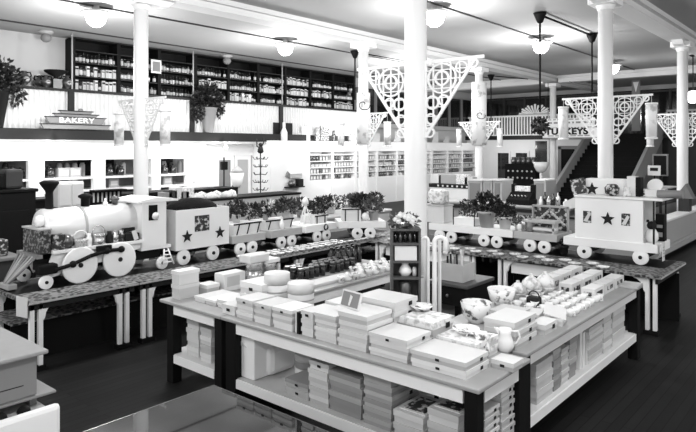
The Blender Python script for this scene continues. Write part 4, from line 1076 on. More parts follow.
for cx in (-h*.62, h*.52): 
    w_ = MB().box(cx-.055, cx+.055, -.306, -.3, .5, .66).build('window', PRINTD, CB); MB().prism([(cx-.05, .52), (cx+.0, .51), (cx+.05, .62), (cx+.02, .64)], 'y', -.31, -.306).build('window_picture', CARD, w_)
MB().cyl((h+.13, -.3, .285), (h+.13, -.3, .846), .012, seg=6).build('porch_post', INK, CB)
MB().cyl((h+.13, .3, .285), (h+.13, .3, .846), .012, seg=6).build('porch_post', INK, CB)
# porch goods and tag
zb = TZ+.286
def cpt(a, b): return XR_+b, (cy0+cy1)/2-a
x, y = cpt(h+.06, -.12)
e = E('soft_toy', 'white soft toy with a dark head sitting on the caboose porch', 'toy', (x, y, zb))
MB().lathe([(0, 0), (.06, 0), (.085, .05), (.08, .12), (.05, .17), (0, .18)], seg=14).build('body', CHINA, e); MB().ball((0, 0, .22), .06).ball((-.03, .04, .28), .02).ball((-.03, -.04, .28), .02).build('head', INK, e)
x, y = cpt(h+.12, .1)
e = E('lantern', 'tall black framed lantern box at the porch end of the caboose', 'lantern', (x, y, zb)); MB().bbox(-.07, .07, -.055, .055, 0, .36, .008).build('frame', BLACK, e)
MB().box(-.076, -.07, -.035, .035, .06, .12).box(-.076, -.07, -.035, .035, .18, .22).build('pane', CARDG, e)
x, y = cpt(h+.22, -.26)
e = E('white_tag', 'white card tag with small print on the end of the caboose deck', 'tag', (x+.0, y-.012, TZ+.08)); MB().box(-.055, .055, -.006, 0, 0, .24).build('card', CARD, e)
m = MB()
for j in range(4): m.box(-.04, .04, -.009, -.006, .05+.04*j, .062+.04*j)
m.build('small_print', CARDG, e)
# goods on the roof
rz_ = TZ+.876
def rf(u, x=8.8): return x, px(u, x)
x, y = rf(580); e = E('patterned_book', 'dark patterned card leaning at the left end of the caboose roof', 'card', (x, y, rz_)); MB().bbox(-.015, .015, -.1, .1, 0, .22, .004).build('card', PRINTD, e, rot=(R(-14), R(8), 0))
x, y = rf(607, 9.0); tag(MB().bbox(-.12, .1, -.26, .26, 0, .22, .01).build('white_carton', WHITE, loc=(x, y, rz_)), 'big plain white carton on the caboose roof', 'carton')
x, y = rf(592, 8.68); o = MB().prism(star(.09, 0, .085), 'x', -.01, .01).build('star_ornament', INK, loc=(x, y, rz_)); tag(o, 'dark cutout star standing on the caboose roof', 'ornament')
x, y = rf(612, 8.72); o = MB().lathe([(.05, 0), (.09, .04), (.1, .11), (.06, .16)], seg=12).build('toy_drum', PRINTD, loc=(x, y, rz_)); tag(o, 'patterned round tin before the white carton on the caboose roof', 'tin')
x, y = rf(634, 8.85); e = E('upright_carton', 'upright white carton with black spine on the caboose roof', 'carton', (x, y, rz_)); MB().bbox(-.08, .08, -.04, .07, 0, .27, .004).build('body', CARD, e); MB().bbox(-.08, .08, -.1, -.041, 0, .26, .004).build('spine', BLACK, e)
x, y = rf(627, 8.68)
tag(MB().lathe([(.05, 0), (.06, .06), (.03, .1), (.04, .13)], seg=12).build('mottled_jug', PRINTL, loc=(x, y, rz_)), 'small mottled jug beside the upright carton on the caboose roof', 'jug')
x, y = rf(655, 8.9); e = E('round_platter', 'white rounded box with a raised dish at the right of the caboose roof', 'box', (x, y-.0, rz_)); MB().bbox(-.08, .1, -.11, .11, 0, .1, .01).build('box', CARD, e); MB().lathe([(0, 0), (.07, .01), (.1, .05), (.08, .05), (0, .02)], (.05, 0, .13), 16, M=Matrix.Rotation(R(-60), 4, 'Y')).build('dish', CHINA, e)
x, y = rf(668, 8.72)
e = E('paper_cone', 'grey paper horn lying at the right end of the caboose roof', 'horn', (x+.02, y+.03, rz_+.075)); MB().cyl((0, .1, -.02), (0, -.2, -.02), .05, .055, 16).build('cone', GREYP, e)
# dish rows and dark bottles on the front strip of the left train table
rnd = random.Random(77)
dish = MB().lathe([(0, 0), (.034, 0), (.046, .02), (.06, .032), (.053, .032), (.034, .01), (0, .008)], seg=14).build('glass_dish', FLOWR); tag(dish, 'q', 'dish')
for j in range(66):
    x = 5.5 + .14*(j % 22) + rnd.uniform(-.015, .015); y = 6.43+.125*(j//22)
    if y > 6.5 and x > 7.55: continue
    tag(dup(dish, (x, y, TZ), rnd.uniform(0, 3)), 'patterned dish lying on the paper strip before the flat cars', 'dish', 'patterned dishes along the table edge before the flat cars')
bpy.data.objects.remove(dish)
db = MB().lathe([(.04, 0), (.042, .14), (.02, .18), (.02, .22), (.024, .225)], seg=10).build('dark_bottle', [DGLASS]); tag(db, 'q', 'bottle')
for j in range(10):
    tag(dup(db, (5.66+.1*(j % 5), 5.0+.11*(j//5), .79)), 'black bottle in the pair of rows at the far edge of the left table', 'bottle', 'black bottles at the far edge of the left table')
bpy.data.objects.remove(db)
dish = MB().lathe([(0, 0), (.05, 0), (.07, .015), (.085, .03), (.075, .03), (.05, .01), (0, .008)], seg=14).build('saucer', PRINTL); tag(dish, 'q', 'saucer')
for j in range(20):
    tag(dup(dish, (8.02+.16*(j % 2), 2.6+.18*j, TZ)), 'pale saucer in the row along the table edge before the right arm of the train', 'saucer', 'saucers along the right table edge')
bpy.data.objects.remove(dish)
# ================================================================== FRONT DISPLAY TABLES
TT = .79
def disp(lab, x0, x1, y0, y1, legs, rails, shelf=True):
    e = E('display_table', lab, 'table', (x0, y0, 0)); L, W = x1-x0, y1-y0
    MB().bbox(0, L, 0, W, TT-.03, TT, .008).build('table_top', TOPW, e)
    for lx, ly, w, d in legs: MB().bbox(lx, lx+w, ly, ly+d, 0, TT-.031, .004).build('leg', BLACK, e)
    for r in rails: MB().box(*r, TT-.125, TT-.032).build('apron', WHITE, e)
    for r in rails[:2]: MB().box(*r, .2, .276).build('shelf_rail', WHITE, e)
    if shelf: MB().box(.055, L-.05, .055, W-.05, .255, .279).build('shelf', CARDM, e)
    return e
# front (camera side) table
disp('front display table with worn grey top, black legs and white rails', 3.32, 4.06, 1.8, 4.29,
     [(.03, .03, .09, .09), (.03, 2.33, .09, .13), (.62, .03, .09, .09), (.62, 2.33, .09, .13)],
     [(.03, .05, .13, 2.32), (.13, .61, .03, .05), (.69, .71, .13, 2.32)])
disp('left display table of the square with a tall box pair on its end', 3.32, 6.25, 4.3, 5.24,
     [(.04, .03, .1, .1), (.04, .77, .1, .1), (2.8, .03, .1, .1), (2.8, .77, .1, .1)],
     [(.04, .06, .14, .76), (.8, 2.79, .03, .05), (.15, 2.79, .87, .89)])
disp('right display table of the square beside the aisle', 4.12, 7.04, 1.86, 2.75,
     [(.03, .03, .11, .1), (2.82, .03, .1, .1), (.03, .76, .1, .1), (2.82, .76, .1, .1)],
     [(.14, 2.81, .04, .06), (.04, .06, .13, .75), (.14, 2.81, .82, .84)])
# ---- lidded boxes
def lbox(x0, x1, y0, y1, z0, z1, lab, m=CARD, mark='x', lid=.5, rz=0, lidm=None, marks=True):
    cx, cy = (x0+x1)/2, (y0+y1)/2; a, b, h = (x1-x0)/2, (y1-y0)/2, z1-z0-.001
    e = E('lidded_box', lab, 'box', (cx, cy, z0), rz)
    MB().box(-a+.006, a-.006, -b+.006, b-.006, 0, h*.98).build('tray', CARDM if m is CARD else m, e)  # trays of white boxes darkened to paint shaded lines between layers
    MB().box(-a, a, -b, b, h*(1-lid), h).build('lid', lidm or m, e)
    if marks:
        k = min(.028, h*.3)
        if 'x' in mark: MB().box(-a-.0015, -a, -k*.9, k*.9, h*.35, h*.35+k).build('finger_hole', INK, e)
        if 'y' in mark: MB().box(a*.35-k, a*.35+k, -b-.0015, -b, h*.3, h*.3+k*1.4).build('label_plate', INK, e)
    return e
rnd = random.Random(99)
def stack(x0, x1, y0, y1, z0, n, H, where, look, m=CARD, mark='', lid=.5, jit=.006, lidm=None):
    h = H/n
    for i in range(n):
        mk_ = mark if (n <= 2 or i == n-1) else mark.replace('x', '')
        j = lambda: rnd.uniform(-jit, jit)
        q = '%s, %s in stack %s' % (look, 'topmost' if i == n-1 else ORD[i], where) if n > 1 else '%s %s' % (look, where)
        dx, dy = j(), j()
        lbox(x0+dx, x1+dx, y0+dy, y1+dy, z0+i*h, z0+(i+1)*h, q, m, mk_, lid, 0, lidm)
X0 = 3.4
def yy(u, x=X0): return px(u, x)
FS = [(221, 235, 1, .085, .34), (235.6, 253, 3, .17, .26), (253.6, 271, 3, .165, .27), (272, 292.4, 3, .17, .26), (300, 313, 3, .195, .27), (314, 336.5, 4, .205, .28), (337.2, 367.4, 4, .255, .3), (368.2, 408, 3, .16, .3), (409, 466, 2, .112, .3)]
fw = ['at the left end of the front table edge', 'second from the left along the front table edge', 'third from the left along the front table edge', 'left of the black gap on the front table edge', 'right of the black gap on the front table edge', 'behind the grey price card side of the front table', 'under the large two box pile at mid front table', 'right of the middle of the front table edge', 'nearest the front right table corner']
for (u0, u1, n, H, d), w in zip(FS, fw):
    stack(X0, X0+d, yy(u1)+.006, yy(u0)-.006, TT, n, H, w, 'white flat box', CARD, 'xy' if n <= 3 else '')
tag(MB().box(-.1, .1, -.012, .012, 0, .17).build('upright_card', CARD, loc=(X0+.12, yy(294.5), TT)), 'thin white upright card left of the black gap between box stacks', 'card')
tag(MB().box(-.1, .1, -.014, .014, 0, .17).build('dark_gap_strip', BLACK, loc=(X0+.1, yy(298), TT)), 'black strip painting the dark gap between box stacks', 'board')  # black strip stands in for the shaded gap here
e = E('price_card_stand', 'grey price card with a pale frame propped on the front table stacks', 'sign', (X0+.1, (yy(330)+yy(351))/2, TT+.26))
w = (yy(330)-yy(351))/2
c = MB().box(-.006, .006, -w, w, 0, .13).build('frame', CARD, e, rot=(0, R(18), R(-8))); MB().box(-.01, -.006, -w+.012, w-.012, .012, .118).build('panel', GREYP, c); MB().prism([(-.008, .02), (.008, .02), (.006, .1), (-.02, .09)], 'x', -.013, -.01).build('numeral', CARD, c)
e.location.z = TT+.257; e.location.y = (yy(330)+yy(351))/2
# second and third rows on the front table
def yb(u, x): return px(u, x)
x = 3.72
stack(x, 4.02, yb(395, x), yb(356, x), TT, 4, .3, 'behind the middle of the front table edge', 'large white box', CARD, 'y')
stack(3.74, 4.03, yb(433, 3.74), yb(399, 3.74), TT, 2, .2, 'behind and right of the middle box pile', 'white printed lid box', CARD, 'y', lidm=PRINTL)
stack(3.72, 4.03, yb(478, 3.72), yb(437, 3.72), TT, 2, .13, 'behind the front corner pair', 'wide floral print box', CARD, '', lidm=PRINTL)
stack(3.7, 4.02, yb(353, 3.7), yb(325, 3.7), TT, 3, .21, 'between the hat boxes and the middle pile', 'white square box', CARD, 'y')
# hat boxes, tins
def drum(x, y, r, h, lab, nm='hat_box', m=CARD, z=TT, bands=True):
    e = E(nm, lab, 'box', (x, y, z))
    MB().lathe([(r*.97, 0), (r*.97, h*.75)], seg=28).build('body', m, e)
    MB().lathe([(r, h*.68), (r, h*.98), (r*.97, h), (0, h+.003)], seg=28).build('lid', m, e)
    if bands:
        for z0 in (.2, .45): MB().lathe([(r*.973, h*z0), (r*.973, h*z0+.012)], seg=28).build('band', CARDG, e)
    return e
drum(3.88, yb(277, 3.88), .12, .31, 'large round white hat box left of the pair')
drum(3.86, yb(301, 3.86), .12, .27, 'smaller round white hat box right of the pair')
stack(3.7, 4.0, yb(262, 3.7), yb(240, 3.7), TT, 2, .22, 'before the round tins on the front table', 'white black cornered box', CARD, 'xy')
drum(4.27, 4.95, .09, .26, 'shiny round tin left of two behind the front stacks', 'round_tin', TIN)
drum(4.48, 4.97, .09, .22, 'shiny round tin right of two behind the front stacks', 'round_tin', TIN)
tag(MB().bbox(-.13, .13, -.09, .09, 0, .08, .01).build('white_box', CARD, loc=(4.27, 4.95, TT+.264)), 'white box lying on top of the left shiny tin', 'box')
tag(MB().bbox(-.11, .11, -.08, .08, 0, .045, .01).build('white_box', CARD, loc=(4.48, 4.97, TT+.224)), 'flat white box lying on the right shiny tin', 'box')
for j, (u, v) in enumerate(((250, 284), (257, 292))):
    x = 3.78; y = 4.42-.14*j
    e = E('white_jar', ['round white jar left one beside the front left stacks', 'round white jar right one beside the front left stacks'][j], 'jar', (x, y, TT+.0)); MB().lathe([(0, 0), (.06, 0), (.085, .06), (.08, .12), (.04, .16), (0, .165)], seg=16).build('body', CHINA, e)
# left table goods
tx = 3.42
lbox(tx, tx+.24, 5.06, 5.19, TT, TT+.135, 'tall white box, lower one of the pair at the left table end', CARD, '', .25)
lbox(tx, tx+.24, 5.06, 5.19, TT+.136, TT+.27, 'tall white box, upper one of the pair at the left table end', CARD, '', .25)
lbox(3.7, 3.86, 5.0, 5.16, TT, TT+.1, 'white square box right of the tall pair on the left table', CARD, '', .35)
for j in range(2):
    lbox(3.5, 3.84, 4.76-.17*j, 4.93-.17*j, TT, TT+.05, 'thin white box lying on the left table end, %s' % ['farther one', 'nearer one'][j], CARD, '', .4)
for j in range(2):
    lbox(3.5, 3.86, 4.42, 4.58, TT+.036*j, TT+.036*(j+1), 'wide thin white board box near the table joint, %s' % ['lower', 'upper'][j], CARD, '', .4)
e = E('display_box', 'white upright box with a framed front on the left table', 'box', (4.03, 5.05, TT)); MB().bbox(-.14, .14, -.08, .08, 0, .18, .008).build('body', CARD, e); MB().box(-.1, .06, -.083, -.08, .05, .15).build('front_label', CARDM, e)
# jars on the left table
j0 = MB().lathe([(.035, 0), (.038, .09), (.03, .11)], seg=10, m=0).lathe([(.033, .11), (.033, .13)], seg=10, m=1).build('dark_jar', [DGLASS, DTIN]); tag(j0, 'q', 'jar')
rj = random.Random(4)
for j in range(33):
    if j in (5, 13, 20, 25, 26): continue
    tag(dup(j0, (4.8+.088*(j % 11)+rj.uniform(-.005, .005), 4.8+.1*(j//11)+rj.uniform(-.012, .012), TT)), 'black jar with a metal lid in the dense group on the left table', 'jar', 'black jars grouped on the left table')
bpy.data.objects.remove(j0)
tag(MB().bbox(-.4, .3, -.1, .1, 0, .03, .005).build('flat_carton', CARDM, loc=(5.0, 4.52, TT)), 'flat tan carton before the black jars', 'carton')
c0 = MB().lathe([(0, 0), (.03, 0), (.035, .04), (.055, .07), (.05, .07), (.03, .03), (0, .02)], seg=12).build('glass_cup', [FLOWR]); tag(c0, 'q', 'cup')
c1 = MB().lathe([(0, 0), (.04, 0), (.06, .03), (.02, .05), (.035, .08), (0, .1)], seg=12).build('glass_dish', [CHINA]); tag(c1, 'q', 'dish')
rr = random.Random(6)
for j in range(44):
    s = [c0, c1][j % 2]; x = 5.0+.122*(j % 11); y = 4.37+.122*(j//11)+.02*(j % 2)
    if x > 6.2 or (x < 5.4 and y > 4.4): continue
    if j//11 >= 3: x = 6.0+.0*x; 
    if j//11 >= 3: continue
    nm = 'speckled little cup' if s is c0 else 'clear white little dish'
    tag(dup(s, (x, y, TT)), '%s in the crowded group at the inner edge of the left table' % nm, s['category'], '%ses on the left table' % nm if s is c1 else '%ss on the left table' % nm)
bpy.data.objects.remove(c0); bpy.data.objects.remove(c1)

# ---- lower shelves, front boxes greyed to paint the shade under the table
SZ = .28
def low(u0, u1, n, H, where, look, m, x=3.42, d=.34, mark='', lidm=None): stack(x, x+d, px(u1, x), px(u0, x), SZ, n, H, where, look, m, mark, .5, .008, lidm)
stack(3.46, 3.74, 4.8, 4.99, SZ, 4, .34, 'left of two under the left table end', 'pale grey box', CARDM)
stack(3.44, 3.72, 4.58, 4.75, SZ, 4, .31, 'right of two under the left table end', 'pale grey box', CARDM)
# white parcels
for j, (u, x, s, h) in enumerate(((256, 3.58, .16, .35), (270, 3.82, .12, .33), (277, 3.72, .09, .25))):
    y = px(u, x); e = E('wrapped_parcel', 'white paper wrapped parcel on the front lower shelf, %s' % ['leftmost', 'behind the leftmost', 'rightmost, sagging'][j], 'parcel', (x, y, SZ))
    MB().bbox(-.16, .16, -s, s, 0, h, .012 if j < 2 else .05).build('wrapping', WHITE, e); MB().prism([(-s*.4, h*.75), (s*.5, h*.8), (s*.1, h*.9)], 'x', -.166, -.158).build('fold', CARDM, e)
low(285, 308, 2, .12, 'right of the white parcels, front lower shelf', 'studded shade-grey drawer box', CARDG, mark='x')
for j in range(3):
    x = 3.6; y = px(297, x); e = E('round_box', 'shade-grey round box behind the low drawer pair, %s' % ORD[j], 'box', (x+.18, y+.02, SZ+.11*j)); MB().lathe([(.13, 0), (.13, .105)], seg=22).build('body', CARDG, e); MB().lathe([(.135, .06), (.135, .106), (0, .108)], seg=22).build('lid', CARDM, e)
low(308.5, 328, 5, .33, 'tall, second from the parcels on the front lower shelf', 'shade-grey studded box', CARDM, mark='x')
low(329, 361, 4, .3, 'in the middle of the front lower shelf', 'shade-grey wooden toned box', CARDG, mark='')
low(363, 391, 6, .36, 'right of the middle on the front lower shelf', 'long shade-grey box', CARDG, mark='y')
low(394, 424, 2, .17, 'second from right on the front lower shelf', 'pale box', CARDM, lidm=CARDM)
low(428, 459, 3, .26, 'by the black leg, front lower shelf', 'pale box', CARDM)
for u0, u1, H, lab in ((394, 424, .17, 'on the low pair'), (428, 459, .26, 'on the pile by the black leg')):
    x = 3.42; ya, y2 = px(u1, x), px(u0, x)
    e = E('picture_card', 'dark framed picture card %s, front lower shelf' % lab, 'card', (x+.17, (ya+y2)/2, SZ+H)); w = (y2-ya)/2
    MB().box(-.13, .13, -w+.02, w-.02, 0, .006).build('frame', CARD, e); MB().box(-.11, .11, -w+.035, w-.035, .006, .009).build('picture', PRINTD, e)
low(404, 420, 2, .24, 'behind the low pictured pair', 'white cloth covered box', CARD, x=3.78, d=.2)
# end-on stacks at the table's right end
stack(3.5, 3.7, 1.86, 1.98, SZ, 6, .3, "left of two under the front table's right end", 'dark sided box', CARDM, 'y')
stack(3.74, 3.93, 1.86, 1.98, SZ, 7, .36, "right of two under the front table's right end", 'dark sided box', CARDM, 'y')
# right table lower shelf
def lowr(u0, u1, n, H, where, look, m, y=1.95, d=.3, mark=''): stack(py(u0, y), py(u1, y), y, y+d, SZ, n, H, where, look, m, mark, .5, .006)
lowr(536.5, 553, 3, .31, 'nearest the black leg under the right table', 'wide pale box', CARDM)
lowr(553.8, 561, 4, .33, 'second under the right table', 'narrow grey box', CARDG)
lowr(561.6, 569, 5, .3, 'third under the right table', 'narrow white box', CARDM)
lowr(569.6, 577, 4, .34, 'fourth under the right table', 'grey fronted box', CARDG)
for j, u in enumerate((580, 583, 586.5)):
    x = py(u, 1.98); tag(MB().box(-.028, .028, 0, .26, 0, .33-.02*j).build('upright_folder', CARD, loc=(x, 1.97, SZ)), 'upright white folder under the right table, %s from the left' % NTH[j], 'folder')
lowr(589.5, 603, 5, .33, 'right of the upright folders under the right table', 'pale flat box', CARDM)
lowr(604, 612, 4, .38, 'second right of the upright folders under the right table', 'pale tall box', CARD)
lowr(612.8, 625, 3, .36, 'at the far end under the right table', 'white square box', CARD)

# ---- china on the front table and right table
def bowl(x, y, z, r, h, lab, m=FLOWR, foot=True):
    return tag(MB().lathe([(0, 0), (r*.5, 0), (r*.52, h*.1), (r*.82, h*.3), (r, h), (r*.96, h), (r*.76, h*.34), (r*.4, h*.16), (0, h*.14)], seg=28).build('floral_bowl', m, loc=(x, y, z)), lab, 'bowl')
x, y = gp(476, 322, TT); bowl(x, y, TT, .13, .17, 'big deep floral china bowl on the front table')
x, y = gp(500, 305, TT); bowl(x+.03, y, TT, .13, .15, 'flared floral china bowl behind the big deep one')
def plate(x, y, z, r, lab, m=FLOWR): return tag(MB().lathe([(0, 0), (r*.55, 0), (r*.65, .012), (r, .035), (r*.98, .04), (r*.6, .018), (0, .014)], seg=28).build('floral_plate', m, loc=(x, y, z)), lab, 'plate')
x, y = gp(452, 324, TT+.06); plate(3.99, 2.66, TT+.201, .09, 'floral saucer on the printed lid boxes left of the big bowl')
x, y = gp(467, 330, TT); plate(3.9, px(466, 3.9), TT+.13, .1, 'floral plate lying in front of the big bowl')
def pitcher(x, y, lab, s=1., rz=0, m=FLOWR):
    e = E('china_pitcher', lab, 'pitcher', (x, y, TT), rz)
    MB().lathe([(0, 0), (.05*s, 0), (.072*s, .05*s), (.06*s, .1*s), (.045*s, .14*s), (.055*s, .18*s), (.05*s, .18*s), (.04*s, .14*s), (.045*s, .1*s), (0, .02)], seg=20).build('body', m, e)
    MB().tube([(.05*s, 0, .16*s), (.1*s, 0, .165*s), (.115*s, 0, .12*s), (.09*s, 0, .07*s), (.068*s, 0, .06*s)], .009*s, 8).build('handle', m, e)
    MB().prism([(-.05*s, .18*s), (-.085*s, .185*s), (-.048*s, .13*s)], 'y', -.018*s, .018*s).build('spout', m, e)
x, y = gp(500, 354, TT+.06); 
lb = gp(500, 368, TT)
lbox(lb[0]-.03, lb[0]+.12, lb[1]-.11, lb[1]+.05, TT, TT+.06, 'small white box under the pitchers at the front table corner', CARD, 'x')
x, y = gp(500, 356, TT+.0); pitcher(x+.12, y+.02, 'white china pitcher right of two near the table corner', .9, R(-60), CHINA)
x, y = gp(481, 357, TT); pitcher(x, y, 'white floral pitcher left of two near the table corner', .95, R(100))
# ---- right table goods
ry0 = 1.95
xa = 4.22
stack(4.13, 4.5, 1.95, 2.2, TT, 3, .2, 'at the near end of the right table', 'large white box', CARD, 'y')
stack(4.53, 4.78, 2.12, 2.36, TT, 5, .15, 'second along the right table', 'thin grey white box', CARDM, 'y')
lbox(4.62, 4.86, 1.93, 2.06, TT, TT+.08, 'low white box near the edge beside the first right table stack', CARD, 'y')
for j in range(2): lbox(4.92, 5.15, 1.94+.2*j, 2.1+.2*j, TT, TT+.06, 'open lidded white box on the right table, %s' % ['at the edge', 'one row in'][j], CARD, '', .4, R(12))
tag(MB().bbox(-.11, .11, -.09, .09, 0, .012, .003).build('loose_lid', CARD, loc=(5.03, 2.02, TT+.085), rot=(R(14), R(-10), R(20))), 'loose white lid tilted on the open boxes of the right table', 'lid')
# domed dishes
def dome(x, y, lab, s=1.):
    e = E('lidded_dish', lab, 'dish', (x, y, TT)); MB().lathe([(0, 0), (.05*s, 0), (.08*s, .05*s), (.1*s, .08*s), (.1*s, .09*s)], seg=18).build('dish', PRINTL, e)
    MB().lathe([(.1*s, .091*s), (.08*s, .15*s), (.04*s, .19*s), (.02*s, .2*s), (.02*s, .22*s), (0, .225*s)], seg=18).build('lid', PRINTL, e)
for j, u in enumerate((518, 531, 545)):
    x, y = gp(u, 300-2.5*j, TT); dome(x, y, 'speckled domed dish on the right table, %s of three' % ['left', 'middle', 'right'][j], 1.05 if j else .85)
x, y = gp(549, 276, TT); plate(x, min(y, 2.66), TT, .12, 'oval floral plate at the back of the right table', FLOWR)
e = E('black_bag', 'black purse shaped item between the domed dishes and boxes', 'bag', (*gp(534, 306, TT), TT)); MB().bbox(-.05, .05, -.06, .06, 0, .09, .02).build('body', INK, e); MB().tube([(0, .05*math.cos(R(a)), .09+.05*math.sin(R(a))) for a in range(0, 181, 20)], .006, 5).build('handle', INK, e)
# cups
cup = E('teacup', 'q', 'cup'); MB().lathe([(0, 0), (.022, 0), (.03, .02), (.042, .055), (.038, .055), (.02, .012), (0, .01)], seg=14).build('bowl', CHINA, cup); MB().tube([(.038, 0, .045), (.06, 0, .045), (.06, 0, .02), (.034, 0, .018)], .005, 6).build('handle', CHINA, cup)
rr = random.Random(12); n = 0
for r in range(5):
    for c in range(7):
        x = 5.3+.125*c-.03*(r % 2); y = 1.99+.12*r
        q = dup(cup, (x+rr.uniform(-.008, .008), y+rr.uniform(-.006, .006), TT), rr.uniform(0, 6.28)); tag(q, 'white teacup in the crowded group on the right table', 'cup', 'white teacups on the right table')
for c in list(cup.children): bpy.data.objects.remove(c)
bpy.data.objects.remove(cup)
# cartons at the far end of the right table
def carton(x0, x1, y0, y1, z, h, lab):
    e = E('printed_carton', lab, 'carton', ((x0+x1)/2, (y0+y1)/2, z)); a, b = (x1-x0)/2, (y1-y0)/2
    MB().box(-a, a, -b, b, 0, h).build('body', CARD, e); MB().box(-a*.6, a*.6, -b-.002, -b, h*.3, h*.7).build('front_label', PRINTD, e); MB().box(-a-.002, -a, -b*.6, b*.6, h*.3, h*.7).build('end_label', PRINTD, e)
for r in range(3):
    for c in range(3):
        carton(6.0+.315*c, 6.28+.315*c, 2.02+.22*r, 2.15+.22*r, TT, .1+.02*r, 'white printed carton, %s row on the right table end, %s from the left' % (['front', 'middle', 'back'][r], NTH[c]))
tag(MB().bbox(-.12, .12, -.09, .09, 0, .03, .004).build('flat_packet', CARDM, loc=(6.85, 1.93+.0, TT), rot=(0, 0, R(4))), 'flat pale packet at the far corner of the right table', 'packet')
# ---- inside the square
e = E('wooden_shelf_stand', 'narrow dark wooden shelf stand with small goods inside the table square', 'shelf', (4.55, 3.2, 0), R(-49.5))
w = .125
MB().box(-w, w, .16, .18, 0, 1.5).build('back_panel', MWOOD, e)
for s in (-1, 1): MB().box(s*w-.01, s*w+.01, 0, .16, 0, 1.5).build('side_panel', MWOOD, e)
for z in (.2, .86, 1.06, 1.21, 1.37): MB().box(-w+.01, w-.01, 0, .16, z, z+.02).build('shelf', MWOOD, e)
MB().box(-w-.01, w+.01, -.01, .18, 1.5, 1.52).build('top_board', MWOOD, e)
rnd = random.Random(33)
bq = E('bouquet', 'mound of pale round flowers on top of the wooden shelf stand', 'flowers', (4.55+.05, 3.2+.06, 1.521), R(-49.5))
MB().lathe([(0, 0), (.05, 0), (.07, .04), (.06, .04)], seg=14).build('dish', DTIN, bq)
MB().leaves((0, 0, .06), (.13, .08, .06), 130, .05, rnd=rnd).build('foliage', LEAFM, bq)
for j in range(20):
    a_ = rnd.uniform(0, 6.28); q = rnd.uniform(.02, .1); p = (q*math.cos(a_)*1.15, q*.6*math.sin(a_)-.05, .12-.75*max(0, q-.02)+rnd.uniform(-.01, .02))
    MB().lathe([(0, -.012), (.024, -.004), (.027, .006), (.011, .011), (.009, .016), (0, .016)], p, 10, M=Matrix.Rotation(R(55), 4, (1, 0, 0))).build('flower', PETAL, bq)
RM = Matrix.Rotation(R(-49.5), 3, 'Z')
def ins(dx, dy): 
    v = RM @ Vector((dx, dy, 0)); return 4.55+v.x, 3.2+v.y
for j in range(5):
    x, y = ins(-.09+.045*j, .07); tag(MB().lathe([(.017, 0), (.018, .06), (.008, .075), (.008, .1)], seg=8).build('dark_bottle', [DGLASS, DTIN][j % 2], loc=(x, y, 1.391)), '%s bottle on the top of the wooden shelf stand, %s from the left' % (['black', 'dull metal'][j % 2], NTH[j]), 'bottle')
x, y = ins(0, .02); o = MB().box(-.1, .1, -.004, .004, 0, .13).build('white_card', CARD, loc=(x, y, 1.231), rot=(0, 0, R(-49.5))); tag(o, 'blank white card on the wooden shelf stand', 'card')
x, y = ins(.0, .08); tag(MB().lathe([(0, 0), (.04, 0), (.06, .04), (.05, .075), (.03, .1), (.035, .13), (.03, .13)], seg=18).build('white_vase', CHINA, loc=(x, y, 1.081)), 'white vase on the wooden shelf stand', 'vase')
x, y = ins(.085, .08); tag(MB().lathe([(0, 0), (.02, 0), (.022, .06), (.014, .08)], seg=12).build('small_jar', CHINA, loc=(x, y, 1.081)), 'tiny white jar beside the white vase on the shelf stand', 'jar')
x, y = ins(.0, .08); tag(MB().lathe([(.05, 0), (.055, .01), (.055, .13), (.04, .15), (.02, .155), (0, .16)], seg=18).build('dark_canister', DTIN, loc=(x, y, .881)), 'dark metal canister on the lower board of the shelf stand', 'canister')
# pneumatic tubes
def cane(u, x, lab, side, span, short, top, r=.021):
    y = px(u, x); e = E('bent_pipe', lab, 'pipe', (x, y, 0), R(-49.5)); h = top-span/2
    MB().tube([(0, 0, 0), (0, 0, h*.5), (0, 0, h)] + [(side*(span/2-span/2*math.cos(R(a))), 0, h+span/2*math.sin(R(a))) for a in range(15, 166, 15)] + [(side*span, 0, h), (side*span, 0, short)], r, 12).build('tube', CHINA, e)
    MB().lathe([(r*1.15, 0), (r*1.15, .03)], (side*span, 0, short), 12).build('mouth_collar', LGREY, e)
    MB().lathe([(r*1.8, 0), (r*1.8, .02)], (0, 0, 0), 12).build('floor_flange', DTIN, e)
cane(428, 4.75, 'white bent pipe hooking to the left inside the table square', -1, .06, 1.06, 1.43, .017)
cane(434.5, 4.75, 'white bent pipe hooking to the right, first right of the left hook', 1, .1, 1.28, 1.44, .022)
cane(439.5, 4.95, 'white bent pipe hooking to the right, close behind its twin', 1, .07, 1.27, 1.4, .018)
# dark wrapping table with a box of rolls
e = E('wrapping_table', 'dark wooden wrapping table inside the square beside the nearest column', 'table', (5.74, 3.25, 0))
MB().bbox(0, .62, 0, .5, .75, .79, .008).build('table_top', MWOOD, e)
for a in (.03, .54):
    for b in (.03, .42): MB().box(a, a+.05, b, b+.05, 0, .75).build('leg', BLACK, e)
MB().box(.02, .6, .02, .48, .55, .75).build('drawer_box', BLACK, e)
MB().ball((.01, .25, .65), .02, seg=8).build('knob', DTIN, e)
e = E('roll_box', 'grey board box full of paper rolls on the dark wrapping table', 'box', (5.97, 3.52, .791))
a, b = .13, .16
MB().box(-a, a, -b, -b+.012, 0, .19).box(-a, a, b-.012, b, 0, .19).box(-a, -a+.012, -b+.012, b-.012, 0, .19).box(a-.012, a, -b+.012, b-.012, 0, .19).box(-a+.012, a-.012, -b+.012, b-.012, 0, .012).build('box', CARDM, e)
rr = random.Random(1)
